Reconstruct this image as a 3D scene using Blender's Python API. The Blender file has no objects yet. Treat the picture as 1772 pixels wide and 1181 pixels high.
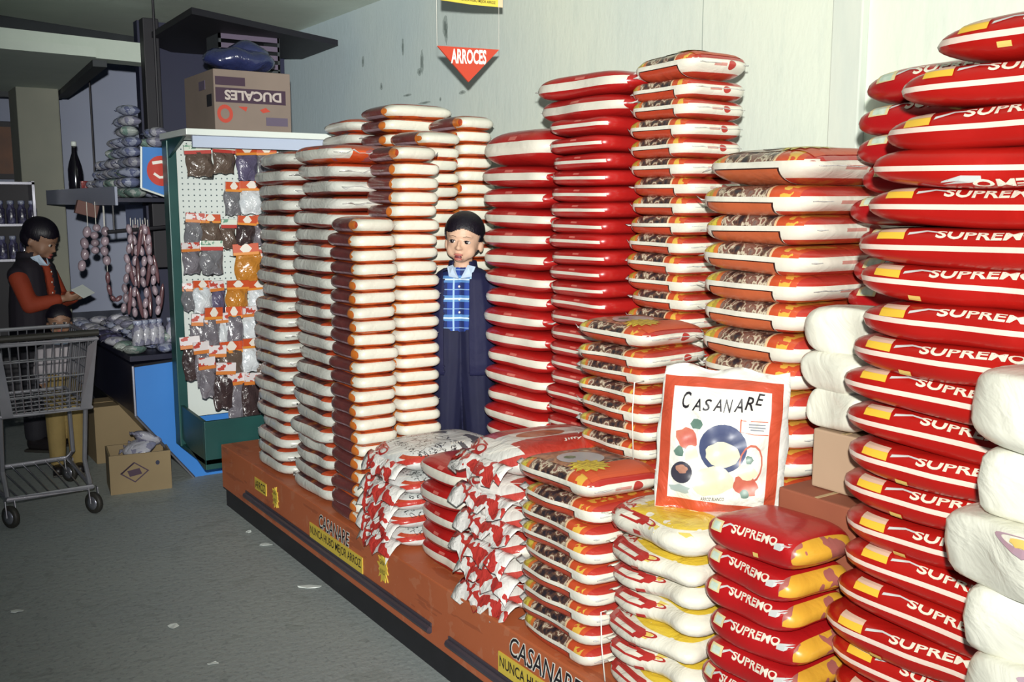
import bpy, bmesh, math, random
from mathutils import Vector, Matrix, Euler, noise as mnoise
from math import sin, cos, pi, radians as RAD

# ------------------------------------------------------------------ camera
IW, IH = 1772.0, 1181.0
FPX, CAMH = 1700.0, 1.35
HORIZON, VPX = 350.0, -270.0
PITCH = math.atan((IH/2-HORIZON)/FPX)
YAW = math.atan2(IW/2-VPX, math.hypot(FPX, IH/2-HORIZON))
FW = Vector((sin(YAW)*cos(PITCH), cos(YAW)*cos(PITCH), -sin(PITCH)))
RT = Vector((cos(YAW), -sin(YAW), 0))
UP = RT.cross(FW)
CAM = Vector((0, 0, CAMH))

scene = bpy.context.scene
COL = scene.collection
cd = bpy.data.cameras.new('camera'); co = bpy.data.objects.new('camera', cd); COL.objects.link(co)
cd.sensor_width = 36.0; cd.lens = 36.0*FPX/IW; cd.clip_start = 0.05; cd.clip_end = 60
co.location = CAM
co.rotation_euler = FW.to_track_quat('-Z', 'Y').to_euler()
scene.camera = co

# ------------------------------------------------------------------ light
w = bpy.data.worlds.new('world'); scene.world = w; w.use_nodes = True
bg = w.node_tree.nodes['Background']
bg.inputs[0].default_value = (0.42, 0.52, 0.85, 1); bg.inputs[1].default_value = 0.12

ld = bpy.data.lights.new('camera_flash', 'SPOT')
ld.energy = 100; ld.color = (0.99, 0.98, 0.91); ld.shadow_soft_size = 0.018
ld.spot_size = RAD(101); ld.spot_blend = 1.0
ld.use_nodes = True
lt = ld.node_tree; em = lt.nodes['Emission']
fo = lt.nodes.new('ShaderNodeLightFalloff'); fo.inputs['Strength'].default_value = 0.34
fc = lt.nodes.new('ShaderNodeLightFalloff'); fc.inputs['Strength'].default_value = 0.41
fa = lt.nodes.new('ShaderNodeMath'); lt.links.new(fo.outputs['Linear'], fa.inputs[0]); lt.links.new(fc.outputs['Constant'], fa.inputs[1])
lt.links.new(fa.outputs[0], em.inputs['Strength'])
lo = bpy.data.objects.new('camera_flash', ld); COL.objects.link(lo)
lo.location = CAM - FW*0.05 + Vector((0, 0, 0.115))
aim = (FW*2.6 + RT*0.66 + UP*0.18).normalized()
lo.rotation_euler = aim.to_track_quat('-Z', 'Y').to_euler()

al = bpy.data.lights.new('rear_fill', 'AREA')  # added unseen fill behind the camera, lifts the ceiling and left side
al.shape = 'RECTANGLE'; al.size = 2.6; al.size_y = 1.8; al.energy = 20; al.color = (0.70, 0.82, 1.0)
alo = bpy.data.objects.new('rear_fill', al); COL.objects.link(alo)
alo.location = (-0.9, -1.6, 1.3)
alo.rotation_euler = Vector((0.25, 1.0, 0.10)).to_track_quat('-Z', 'Y').to_euler()

vs = scene.view_settings
vs.view_transform = 'Standard'; vs.look = 'None'; vs.gamma = 1.0; vs.use_curve_mapping = False
vs.exposure = 0.22

# ------------------------------------------------------------------ helpers
def ray(px, py): return FW*FPX + RT*(px-IW/2) - UP*(py-IH/2)
def on_x(px, py, x): r = ray(px, py); return CAM + r*(x/r.x)
def on_y(px, py, y): r = ray(px, py); return CAM + r*(y/r.y)
def on_z(px, py, z): r = ray(px, py); return CAM + r*((z-CAMH)/r.z)

def lin(c):
    if isinstance(c, str):
        c = [int(c[i:i+2], 16)/255 for i in (0, 2, 4)]
    return tuple((v/12.92 if v <= .04045 else ((v+.055)/1.055)**2.4) for v in c[:3])

ORD = ['zeroth','first','second','third','fourth','fifth','sixth','seventh','eighth','ninth','tenth','eleventh','twelfth',
 'thirteenth','fourteenth','fifteenth','sixteenth','seventeenth','eighteenth','nineteenth','twentieth','twenty-first','twenty-second',
 'twenty-third','twenty-fourth','twenty-fifth','twenty-sixth','twenty-seventh','twenty-eighth','twenty-ninth','thirtieth','thirty-first','thirty-second']

class Ex:
    """a float or a socket with arithmetic that adds Math nodes"""
    def __init__(s, nt, v): s.nt = nt; s.v = v
    def _m(s, op, *a):
        n = s.nt.nodes.new('ShaderNodeMath'); n.operation = op
        for i, q in enumerate((s,)+a):
            q = q.v if isinstance(q, Ex) else q
            if isinstance(q, (int, float)): n.inputs[i].default_value = q
            else: s.nt.links.new(q, n.inputs[i])
        return Ex(s.nt, n.outputs[0])
    def __add__(s, o): return s._m('ADD', o)
    def __sub__(s, o): return s._m('SUBTRACT', o)
    def __mul__(s, o): return s._m('MULTIPLY', o)
    def __truediv__(s, o): return s._m('DIVIDE', o)
    def __gt__(s, o): return s._m('GREATER_THAN', o)
    def __lt__(s, o): return s._m('LESS_THAN', o)
    def __or__(s, o): return s._m('MAXIMUM', o)
    def rsub(s, c): return Ex(s.nt, c)._m('SUBTRACT', s)
    def abs(s): return s._m('ABSOLUTE')
    def sin(s): return s._m('SINE')
    def sqrt(s): return s._m('SQRT')
    def frac(s): return s._m('FRACT')
    def band(s, a, b): return (s > a)*(s < b)

class G:
    def __init__(s, nt):
        s.nt = nt
        tc = nt.nodes.new('ShaderNodeTexCoord'); s.tc = tc
        for nm, sock in (('g', 'Generated'), ('o', 'Object')):
            sp = nt.nodes.new('ShaderNodeSeparateXYZ'); nt.links.new(tc.outputs[sock], sp.inputs[0])
            for i, ax in enumerate('xyz'): setattr(s, nm+ax, Ex(nt, sp.outputs[i]))
        oi = nt.nodes.new('ShaderNodeObjectInfo'); s.rnd = Ex(nt, oi.outputs['Random'])
    def c(s, v): return Ex(s.nt, v)
    def noise(s, scale, detail=2.0, coord='Object', dist=0.0, stretch=None):
        n = s.nt.nodes.new('ShaderNodeTexNoise'); n.noise_dimensions = '3D'
        n.inputs['Scale'].default_value = scale; n.inputs['Detail'].default_value = detail; n.inputs['Distortion'].default_value = dist
        src = s.tc.outputs[coord]
        if stretch:
            mp = s.nt.nodes.new('ShaderNodeMapping'); mp.inputs['Scale'].default_value = stretch
            s.nt.links.new(src, mp.inputs[0]); src = mp.outputs[0]
        s.nt.links.new(src, n.inputs['Vector'])
        s.last = n
        return Ex(s.nt, n.outputs[0])
    def voro_col(s, scale, coord='Object'):
        n = s.nt.nodes.new('ShaderNodeTexVoronoi'); n.inputs['Scale'].default_value = scale
        s.nt.links.new(s.tc.outputs[coord], n.inputs['Vector'])
        sp = s.nt.nodes.new('ShaderNodeSeparateXYZ'); s.nt.links.new(n.outputs['Color'], sp.inputs[0])
        return Ex(s.nt, sp.outputs[0])
    def ramp(s, f, stops, interp='LINEAR'):
        n = s.nt.nodes.new('ShaderNodeValToRGB'); n.color_ramp.interpolation = interp
        e = n.color_ramp.elements
        while len(e) < len(stops): e.new(0.5)
        for i, (p, c) in enumerate(stops): e[i].position = p; e[i].color = lin(c)+(1,)
        s.nt.links.new(f.v, n.inputs[0]); return n.outputs[0]
    def col(s, c):
        if isinstance(c, (str, tuple, list)):
            n = s.nt.nodes.new('ShaderNodeRGB'); n.outputs[0].default_value = lin(c)+(1,); return n.outputs[0]
        return c
    def mix(s, f, a, b):
        n = s.nt.nodes.new('ShaderNodeMix'); n.data_type = 'RGBA'
        if isinstance(f, Ex): f = f.v
        if isinstance(f, (int, float)): n.inputs[0].default_value = f
        else: s.nt.links.new(f, n.inputs[0])
        s.nt.links.new(s.col(a), n.inputs[6]); s.nt.links.new(s.col(b), n.inputs[7])
        return n.outputs[2]
    def paint(s, base, layers):
        c = s.col(base)
        for m, k in layers: c = s.mix(m, c, k)
        return c

MATS = {}
def mat(name, color, rough=0.5, bump=None, metal=0.0, coat=0.0, alpha=None, spec=0.5, trans=0.0, emit=None):
    """color: hex / callable(G)->socket ; bump: callable(G)->(Ex height, strength, distance)"""
    if name in MATS: return MATS[name]
    m = bpy.data.materials.new(name); m.use_nodes = True
    nt = m.node_tree; b = nt.nodes['Principled BSDF']
    g = G(nt)
    if callable(color): nt.links.new(color(g), b.inputs['Base Color'])
    else: b.inputs['Base Color'].default_value = lin(color)+(1,)
    b.inputs['Roughness'].default_value = rough; b.inputs['Metallic'].default_value = metal
    b.inputs['Coat Weight'].default_value = coat; b.inputs['Coat Roughness'].default_value = 0.12
    b.inputs['Specular IOR Level'].default_value = spec
    if trans: b.inputs['Transmission Weight'].default_value = trans
    if alpha is not None: b.inputs['Alpha'].default_value = alpha
    if emit: b.inputs['Emission Color'].default_value = lin(emit[0])+(1,); b.inputs['Emission Strength'].default_value = emit[1]
    if bump:
        h, st, di = bump(g)
        bn = nt.nodes.new('ShaderNodeBump'); bn.inputs['Strength'].default_value = st; bn.inputs['Distance'].default_value = di
        nt.links.new(h.v, bn.inputs['Height']); nt.links.new(bn.outputs[0], b.inputs['Normal'])
    MATS[name] = m
    return m

def mesh_of(name, verts, faces, m=None, smooth=False, mats=None, fm=None):
    me = bpy.data.meshes.new(name); me.from_pydata([tuple(v) for v in verts], [], faces)
    if mats:
        for q in mats: me.materials.append(q)
        if fm:
            for p, i in zip(me.polygons, fm): p.material_index = i
    elif m: me.materials.append(m)
    if smooth:
        for p in me.polygons: p.use_smooth = True
    me.update(); return me

def link(name, me, parent=None, loc=None, rot=None, label=None):
    o = bpy.data.objects.new(name, me); COL.objects.link(o)
    if parent: o.parent = parent
    if loc is not None: o.location = loc
    if rot is not None: o.rotation_euler = rot
    if label: o['label'] = label
    return o
def tag(o, label, cat, group=None):
    o['label'] = label; o['category'] = cat
    if group: o['group'] = group
    return o
def thing(name, label, cat, loc=(0, 0, 0), rot=(0, 0, 0), group=None):
    o = bpy.data.objects.new(name, None); COL.objects.link(o); o.empty_display_size = 0.05
    o.location = loc; o.rotation_euler = rot
    return tag(o, label, cat, group)
def struct(o): o['kind'] = 'structure'; return o

class MB:
    def __init__(s): s.v = []; s.f = []
    def quad(s, a, b, c, d):
        n = len(s.v); s.v += [Vector(q) for q in (a, b, c, d)]; s.f.append((n, n+1, n+2, n+3)); return s
    def box(s, a, b, bev=0.0):
        x0, y0, z0 = a; x1, y1, z1 = b; n = len(s.v)
        if bev <= 0:
            s.v += [Vector(q) for q in ((x0,y0,z0),(x1,y0,z0),(x1,y1,z0),(x0,y1,z0),(x0,y0,z1),(x1,y0,z1),(x1,y1,z1),(x0,y1,z1))]
            s.f += [tuple(n+i for i in q) for q in ((3,2,1,0),(4,5,6,7),(0,1,5,4),(1,2,6,5),(2,3,7,6),(3,0,4,7))]
        else:
            bm = bmesh.new(); bmesh.ops.create_cube(bm, size=1)
            for v in bm.verts: v.co = Vector(((x0+x1)/2+v.co.x*(x1-x0), (y0+y1)/2+v.co.y*(y1-y0), (z0+z1)/2+v.co.z*(z1-z0)))
            bmesh.ops.bevel(bm, geom=bm.edges[:], offset=bev, segments=2, affect='EDGES', profile=0.6)
            s.addbm(bm)
        return s
    def addbm(s, bm):
        n = len(s.v); bm.verts.index_update()
        s.v += [v.co.copy() for v in bm.verts]; s.f += [tuple(n+v.index for v in f.verts) for f in bm.faces]; bm.free(); return s
    def tube(s, pts, r, k=8, closed=False):
        pts = [Vector(p) for p in pts]; n0 = len(s.v); m = len(pts)
        rs = r if isinstance(r, (list, tuple)) else [r]*m
        ref = None
        for i, p in enumerate(pts):
            t = (pts[(i+1) % m]-pts[i-1]) if closed else (pts[min(i+1, m-1)]-pts[max(i-1, 0)])
            t.normalize()
            if ref is None: ref = t.orthogonal().normalized()
            ref = (ref - t*ref.dot(t)).normalized(); bi = t.cross(ref)
            for j in range(k):
                a = 2*pi*j/k; s.v.append(p + (ref*cos(a)+bi*sin(a))*rs[i])
        for i in range(m if closed else m-1):
            for j in range(k):
                a = n0+i*k+j; b = n0+i*k+(j+1) % k; i2 = (i+1) % m
                s.f.append((a, b, n0+i2*k+(j+1) % k, n0+i2*k+j))
        if not closed:
            s.f.append(tuple(n0+j for j in range(k))[::-1]); s.f.append(tuple(n0+(m-1)*k+j for j in range(k)))
        return s
    def lathe(s, prof, c=(0, 0, 0), k=16):
        n0 = len(s.v); c = Vector(c)
        for r, z in prof:
            for j in range(k): a = 2*pi*j/k; s.v.append(c+Vector((r*cos(a), r*sin(a), z)))
        for i in range(len(prof)-1):
            for j in range(k):
                s.f.append((n0+i*k+j, n0+i*k+(j+1) % k, n0+(i+1)*k+(j+1) % k, n0+(i+1)*k+j))
        s.f.append(tuple(n0+j for j in range(k))[::-1]); s.f.append(tuple(n0+(len(prof)-1)*k+j for j in range(k)))
        return s
    def ell(s, c, r, rot=None, u=16, v=10):
        n0 = len(s.v); c = Vector(c); R = Euler(rot).to_matrix() if rot else None
        for i in range(1, v):
            ph = pi*i/v
            for j in range(u):
                a = 2*pi*j/u; p = Vector((r[0]*sin(ph)*cos(a), r[1]*sin(ph)*sin(a), r[2]*cos(ph)))
                s.v.append(c+(R@p if R else p))
        pt = Vector((0, 0, r[2])); pb = -pt
        s.v.append(c+(R@pt if R else pt)); s.v.append(c+(R@pb if R else pb))
        T = len(s.v)-2; B = T+1
        for i in range(v-2):
            for j in range(u):
                s.f.append((n0+i*u+j, n0+(i+1)*u+j, n0+(i+1)*u+(j+1) % u, n0+i*u+(j+1) % u))
        for j in range(u):
            s.f.append((T, n0+j, n0+(j+1) % u)); s.f.append((B, n0+(v-2)*u+(j+1) % u, n0+(v-2)*u+j))
        return s
    def prism(s, poly, h):   # poly: list of 3d pts, extruded by vector h
        n0 = len(s.v); m = len(poly); h = Vector(h)
        s.v += [Vector(p) for p in poly]+[Vector(p)+h for p in poly]
        s.f.append(tuple(range(n0, n0+m))[::-1]); s.f.append(tuple(range(n0+m, n0+2*m)))
        for i in range(m): s.f.append((n0+i, n0+(i+1) % m, n0+m+(i+1) % m, n0+m+i))
        return s
    def mesh(s, name, m, smooth=False): return mesh_of(name, s.v, s.f, m, smooth)
    def obj(s, name, m, parent=None, smooth=False, label=None, loc=None, rot=None):
        return link(name, s.mesh(name, m, smooth), parent, loc, rot, label)

def text2d(body, bold=0.0, shear=0.0, space=1.0, res=3):
    """2d triangles of a line of text, normalised: baseline 0, cap height 1, x from 0"""
    cu = bpy.data.curves.new('t', 'FONT'); cu.body = body; cu.offset = bold; cu.shear = shear; cu.space_character = space; cu.resolution_u = res
    ob = bpy.data.objects.new('t', cu); COL.objects.link(ob)
    dg = bpy.context.evaluated_depsgraph_get()
    me = bpy.data.meshes.new_from_object(ob.evaluated_get(dg))
    vs_ = [(v.co.x, v.co.y) for v in me.vertices]; fs = [tuple(p.vertices) for p in me.polygons]
    bpy.data.objects.remove(ob); bpy.data.curves.remove(cu); bpy.data.meshes.remove(me)
    x0 = min(v[0] for v in vs_); x1 = max(v[0] for v in vs_); y0 = min(v[1] for v in vs_); y1 = max(v[1] for v in vs_)
    return [((x-x0)/(x1-x0), (y-y0)/(y1-y0)) for x, y in vs_], fs
_tc = {}
def T2(body, bold=0.0, shear=0.0, space=1.0):
    k = (body, bold, shear, space)
    if k not in _tc: _tc[k] = text2d(*k)
    return _tc[k]
def flat_text(name, body, o, ex, ey, m, parent=None, bold=0.0, shear=0.0):
    """text filling the parallelogram o, o+ex, o+ey"""
    v, f = T2(body, bold, shear); o, ex, ey = Vector(o), Vector(ex), Vector(ey)
    return link(name, mesh_of(name, [o+ex*x+ey*y for x, y in v], f, m), parent)

# ------------------------------------------------------------------ materials
def wrinkle(st=0.35, sc=26, d=0.004):
    return lambda g: (g.noise(sc*0.6, 4.0, dist=1.4), min(1.0, st*1.8), d*1.5)
def vary(g, c, amt=0.12):
    return g.mix(g.rnd*amt, c, '000000')

WHITE_BAG = 'e4e0d2'
def c_org(g):          # orange / white half-kilo pack bale; white on the camera side, brown label on the aisle side
    n = g.noise(9)*0.10
    white = ((g.gz+n-0.05).band(0.20, 0.84))*((g.gy < 0.22) | (g.gy > 0.85))*((g.gx).band(0.055, 0.97))
    white = white*((g.gz-0.5).abs()*0.30+g.gx < 0.99)
    brown = (g.gx < 0.16)*(g.gy.band(0.10, 0.86))
    stripe = brown*(g.gz.band(0.16, 0.30))
    top = g.mix(g.noise(14) > 0.52, 'c9602f', 'a8452a')
    return vary(g, g.paint(top, [(brown, g.mix(g.noise(30), '7a4038', '5a2f34')), (stripe, 'a78d96'), (brown*(g.gy < 0.26), 'd2762f'), (white, g.mix(g.noise(6), 'e6e4d6', 'd6d4c6'))]), 0.08)
def c_pale(g):         # pale sided pack with dark printed top
    side = (g.gz+g.noise(9)*0.10-0.05).band(0.24, 0.82)
    pic = g.ramp(g.noise(16, 3), [(0.35, '3b2b33'), (0.5, '6b3a34'), (0.6, 'a05a35'), (0.66, 'c9b04a'), (0.72, '57434b')])
    low = g.gz < 0.25
    return vary(g, g.paint(pic, [(low, '7c3029'), (side, g.mix(g.noise(6), 'd9d9cf', 'c3c5c0')), ((g.gz > 0.8)*(g.gy < 0.2), 'c2502e')]), 0.08)
def c_cas(g, panel='b8432a'):
    s = g.gy.rsub(1.0)
    n = g.noise(11)*0.06-0.03
    white = (g.gz+n).band(0.30, 0.66)
    base = WHITE_BAG
    pic = g.ramp(g.noise(34, 3, stretch=(1, 1.3, 1)), [(0.36, '2f2a30'), (0.46, '6a4a3c'), (0.52, 'd9cdb4'), (0.56, '7a4a40'), (0.64, '8b6f62'), (0.7, '4a4a55')])
    up = (g.gz+n) > 0.63
    yell = g.mix(g.noise(60) > 0.5, 'e0cc4e', 'b99f3c')
    face = g.gx < 0.55
    pan = (g.gz < 0.43)*(s.band(0.14, 0.72))*face
    pano = (g.gz < 0.465)*(s.band(0.125, 0.735))*face
    end = (g.gy < 0.10)
    logo = (((g.gx-0.60)*2.6)*((g.gx-0.60)*2.6)+((g.gz-0.47)*0.9)*((g.gz-0.47)*0.9)).sqrt() < 0.15
    words = g.gx.band(0.34, 0.52)*(g.gz.band(0.42, 0.53))
    c = g.paint(base, [(up, pic), (up*(s < 0.19), yell), (up*(s.band(0.19, 0.23)), 'd8763a'), (up*(s > 0.70), 'c9522f'), (up*(s.band(0.68, 0.70)), 'e8c79a'),
        (up*(s.band(0.78, 0.86))*(g.noise(40) > 0.5), 'dcae48'),
        (pano, '3a1c18'), (pan, panel), (end*(g.gz < 0.68), 'e2ded0'), (end*(g.gz > 0.66), 'b93a30'), (end*logo*(g.gz < 0.68), 'b5403a'), (end*words, 'c98f84'),
        ((g.gy > 0.97), 'dcdcd8'), ((g.gz < 0.2)*(s > 0.74), 'b5402f')])
    return vary(g, c, 0.07)
def c_redw(g, lo=0.33, hi=0.66):
    n = g.noise(8)*0.05-0.025
    st = (g.gz+n).band(lo, hi)*(g.gx < 0.6)*(g.gy > 0.06)
    tag_ = (g.gz.band(0.70, 0.80))*(g.gy.band(0.42, 0.52))*(g.gx < 0.4)
    return vary(g, g.paint(g.mix(g.noise(7), 'b51f1c', '9e1a1b'), [(tag_, 'cf6a60'), (st, g.mix(g.noise(6), 'e6e0d2', 'd6d2c6')), ((g.gy > 0.975), 'cfcad0')]), 0.10)
def c_sup(g):
    n = g.noise(5)*0.03-0.015
    st = (g.gz+n).band(0.46, 0.585)*(g.gx < 0.6)*(g.gy < 0.985)
    st2 = (g.gz).band(0.05, 0.10)*(g.gy.band(0.1, 0.7))
    return vary(g, g.paint(g.mix(g.noise(5), 'b81c14', 'a31714'), [(st, 'ecd6c8')]), 0.08)
def c_sup_small(g):
    yellow = (g.gy < 0.10)*(g.gz > 0.35)
    return vary(g, g.paint(g.mix(g.noise(5), 'b81a1c', 'a3151a'), [(yellow, g.mix(g.noise(20) > 0.56, 'dba638', 'a8625a'))]), 0.08)
def c_jiffy(g):
    # white with a red chevron on the end that faces the aisle, red shoulders
    d = (g.gy-0.46).abs()
    n = g.noise(14)*0.10
    chev = (g.gz*0.62-d*0.9+n).band(0.02, 0.20)*(g.gx < 0.30)
    sh = (g.gx > 0.12)*(g.gz > 0.62)*(d > 0.13)*(g.gx < 0.95)
    side = (g.gy < 0.08)*(g.gz.band(0.25, 0.68))
    win = (((g.gx-0.42)*((g.gx-0.42))*3.0+(d*d)*9.0).sqrt()+n*0.6 < 0.36)*(g.gz > 0.75)
    return vary(g, g.paint('e2e0da', [(sh, 'b3362a'), (chev, g.mix(g.noise(40), 'b52d28', 'c2564c')), (win, g.mix(g.noise(12), '9a4a2c', 'b86a3a')), (side, 'e6e2d6')]), 0.05)
def c_jiffy_grey(g):
    d = (g.gy-0.46).abs(); n = g.noise(14)*0.10
    chev = (g.gz*0.62-d*0.9+n).band(0.0, 0.16)*(g.gx < 0.32)
    scr = (g.noise(46, 2).band(0.44, 0.49))*(g.gz > 0.72)*(g.gx.band(0.12, 0.55))
    dark = (g.gx > 0.55)*(g.gz > 0.7)*(g.noise(20) > 0.5)
    edge = (g.gz.band(0.66, 0.78))*(d > 0.22)
    return vary(g, g.paint('d9dcda', [(edge, 'bd4a30'), (chev, 'b83a30'), (scr, '35363a'), (dark, '5b5a60')]), 0.05)
def c_roa(g):
    yl = ((g.gx-0.28).abs() < 0.2)*((g.gy-0.40).abs() < 0.34)*(g.gz > 0.90)
    yl = yl*(g.noise(22) > 0.40)
    sid = (g.gy.band(0.05, 0.45))*(g.gx < 0.14)*(g.gz.band(0.70, 0.86))*(g.noise(18) > 0.56)
    return vary(g, g.paint(g.mix(g.noise(10), 'e9e5d4', 'dcd8cb'), [(yl, g.mix(g.noise(26), 'e6c843', 'd9b83a')), (sid, 'dcc765')]), 0.04)

M_org = mat('orange_pack_film', c_org, 0.32, wrinkle(0.30, 30), coat=0.35)
M_pale = mat('pale_pack_film', c_pale, 0.32, wrinkle(0.35, 30), coat=0.3)
M_cas = mat('casanare_film', c_cas, 0.30, wrinkle(0.28, 26), coat=0.4)
M_casb = mat('casanare_film_orange', lambda g: c_cas(g, 'c0613c'), 0.30, wrinkle(0.28, 22), coat=0.4)
M_redw = mat('red_white_film', c_redw, 0.32, wrinkle(0.28, 20), coat=0.3)
M_redt = mat('red_thin_stripe_film', lambda g: c_redw(g, 0.42, 0.60), 0.32, wrinkle(0.28, 20), coat=0.3)
M_sup = mat('supremo_film', c_sup, 0.34, wrinkle(0.22, 14, 0.005), coat=0.25)
M_sups = mat('supremo_small_film', c_sup_small, 0.34, wrinkle(0.25, 18, 0.004), coat=0.25)
M_jif = mat('jiffy_film', c_jiffy, 0.30, wrinkle(0.5, 22, 0.006), coat=0.4)
M_jifg = mat('jiffy_grey_film', c_jiffy_grey, 0.30, wrinkle(0.5, 22, 0.006), coat=0.4)
M_roa = mat('roa_film', c_roa, 0.34, wrinkle(0.5, 20, 0.006), coat=0.3)
M_white = mat('white_film', lambda g: vary(g, g.mix(g.noise(9), 'e8e6d6', 'dcdccf'), 0.05), 0.36, wrinkle(0.45, 16, 0.006), coat=0.3)
M_seal = mat('seal_film', lambda g: vary(g, g.mix(g.noise(20), 'dcdcd8', 'b9b7b6'), 0.2), 0.25, wrinkle(0.6, 60, 0.003), coat=0.5)
M_sealred = mat('seal_film_red', lambda g: vary(g, g.mix(g.noise(20) > 0.5, '8d1a1c', '5f1719'), 0.2), 0.3, wrinkle(0.6, 60, 0.003), coat=0.5)
M_sealwr = mat('seal_film_white_red', lambda g: g.mix(g.noise(16, 2).band(0.52, 0.62), 'e4e2de', 'b93a34'), 0.25, wrinkle(0.6, 50, 0.004), coat=0.5)
M_letter = mat('cream_print', 'dfd8c6', 0.4, coat=0.2)
M_swoosh = mat('grey_print', 'c3c6c4', 0.4)
M_yel = mat('yellow_print', lambda g: g.mix(g.gz > 0.66, 'e3b83c', 'd9b7a0'), 0.4)
M_tag = mat('pale_yellow_tag', 'e0c06a', 0.5)
M_greensq = mat('green_white_print', lambda g: g.paint('dccb98', [(((g.gy-0.5).abs() < 0.32)*((g.gz-0.5).abs() < 0.34), g.mix(g.noise(60), 'e6ebe0', '8fb39a'))]), 0.4)
M_foodpic = mat('food_picture', lambda g: g.ramp(g.noise(20, 3), [(0.36, '4a3a34'), (0.46, '8a5a44'), (0.54, 'b98a66'), (0.62, '6a5650'), (0.7, 'c9b9a0')]), 0.3, coat=0.4)
M_bowlpic = mat('bowl_picture', lambda g: g.mix(g.noise(14, 2), 'c9ccce', '9aa0a8'), 0.3, coat=0.4)
M_leafpic = mat('leaf_picture', lambda g: g.mix(g.noise(60, 2), '4d5f48', '8a9a7c'), 0.4)
M_noodle = mat('noodle_picture', lambda g: g.mix(g.noise(70, 3, stretch=(1, 3, 1)) > 0.5, 'dcc648', 'b39a3c'), 0.4)
M_redink = mat('red_ink', 'b0302c', 0.35, coat=0.3)
M_black = mat('black_ink', '1c1820', 0.5)
M_whiteink = mat('white_ink', 'efece2', 0.5)
M_yellowink = mat('yellow_ink', 'd9bf4a', 0.5)
M_orangeink = mat('orange_ink', 'c9532f', 0.45)

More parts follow.
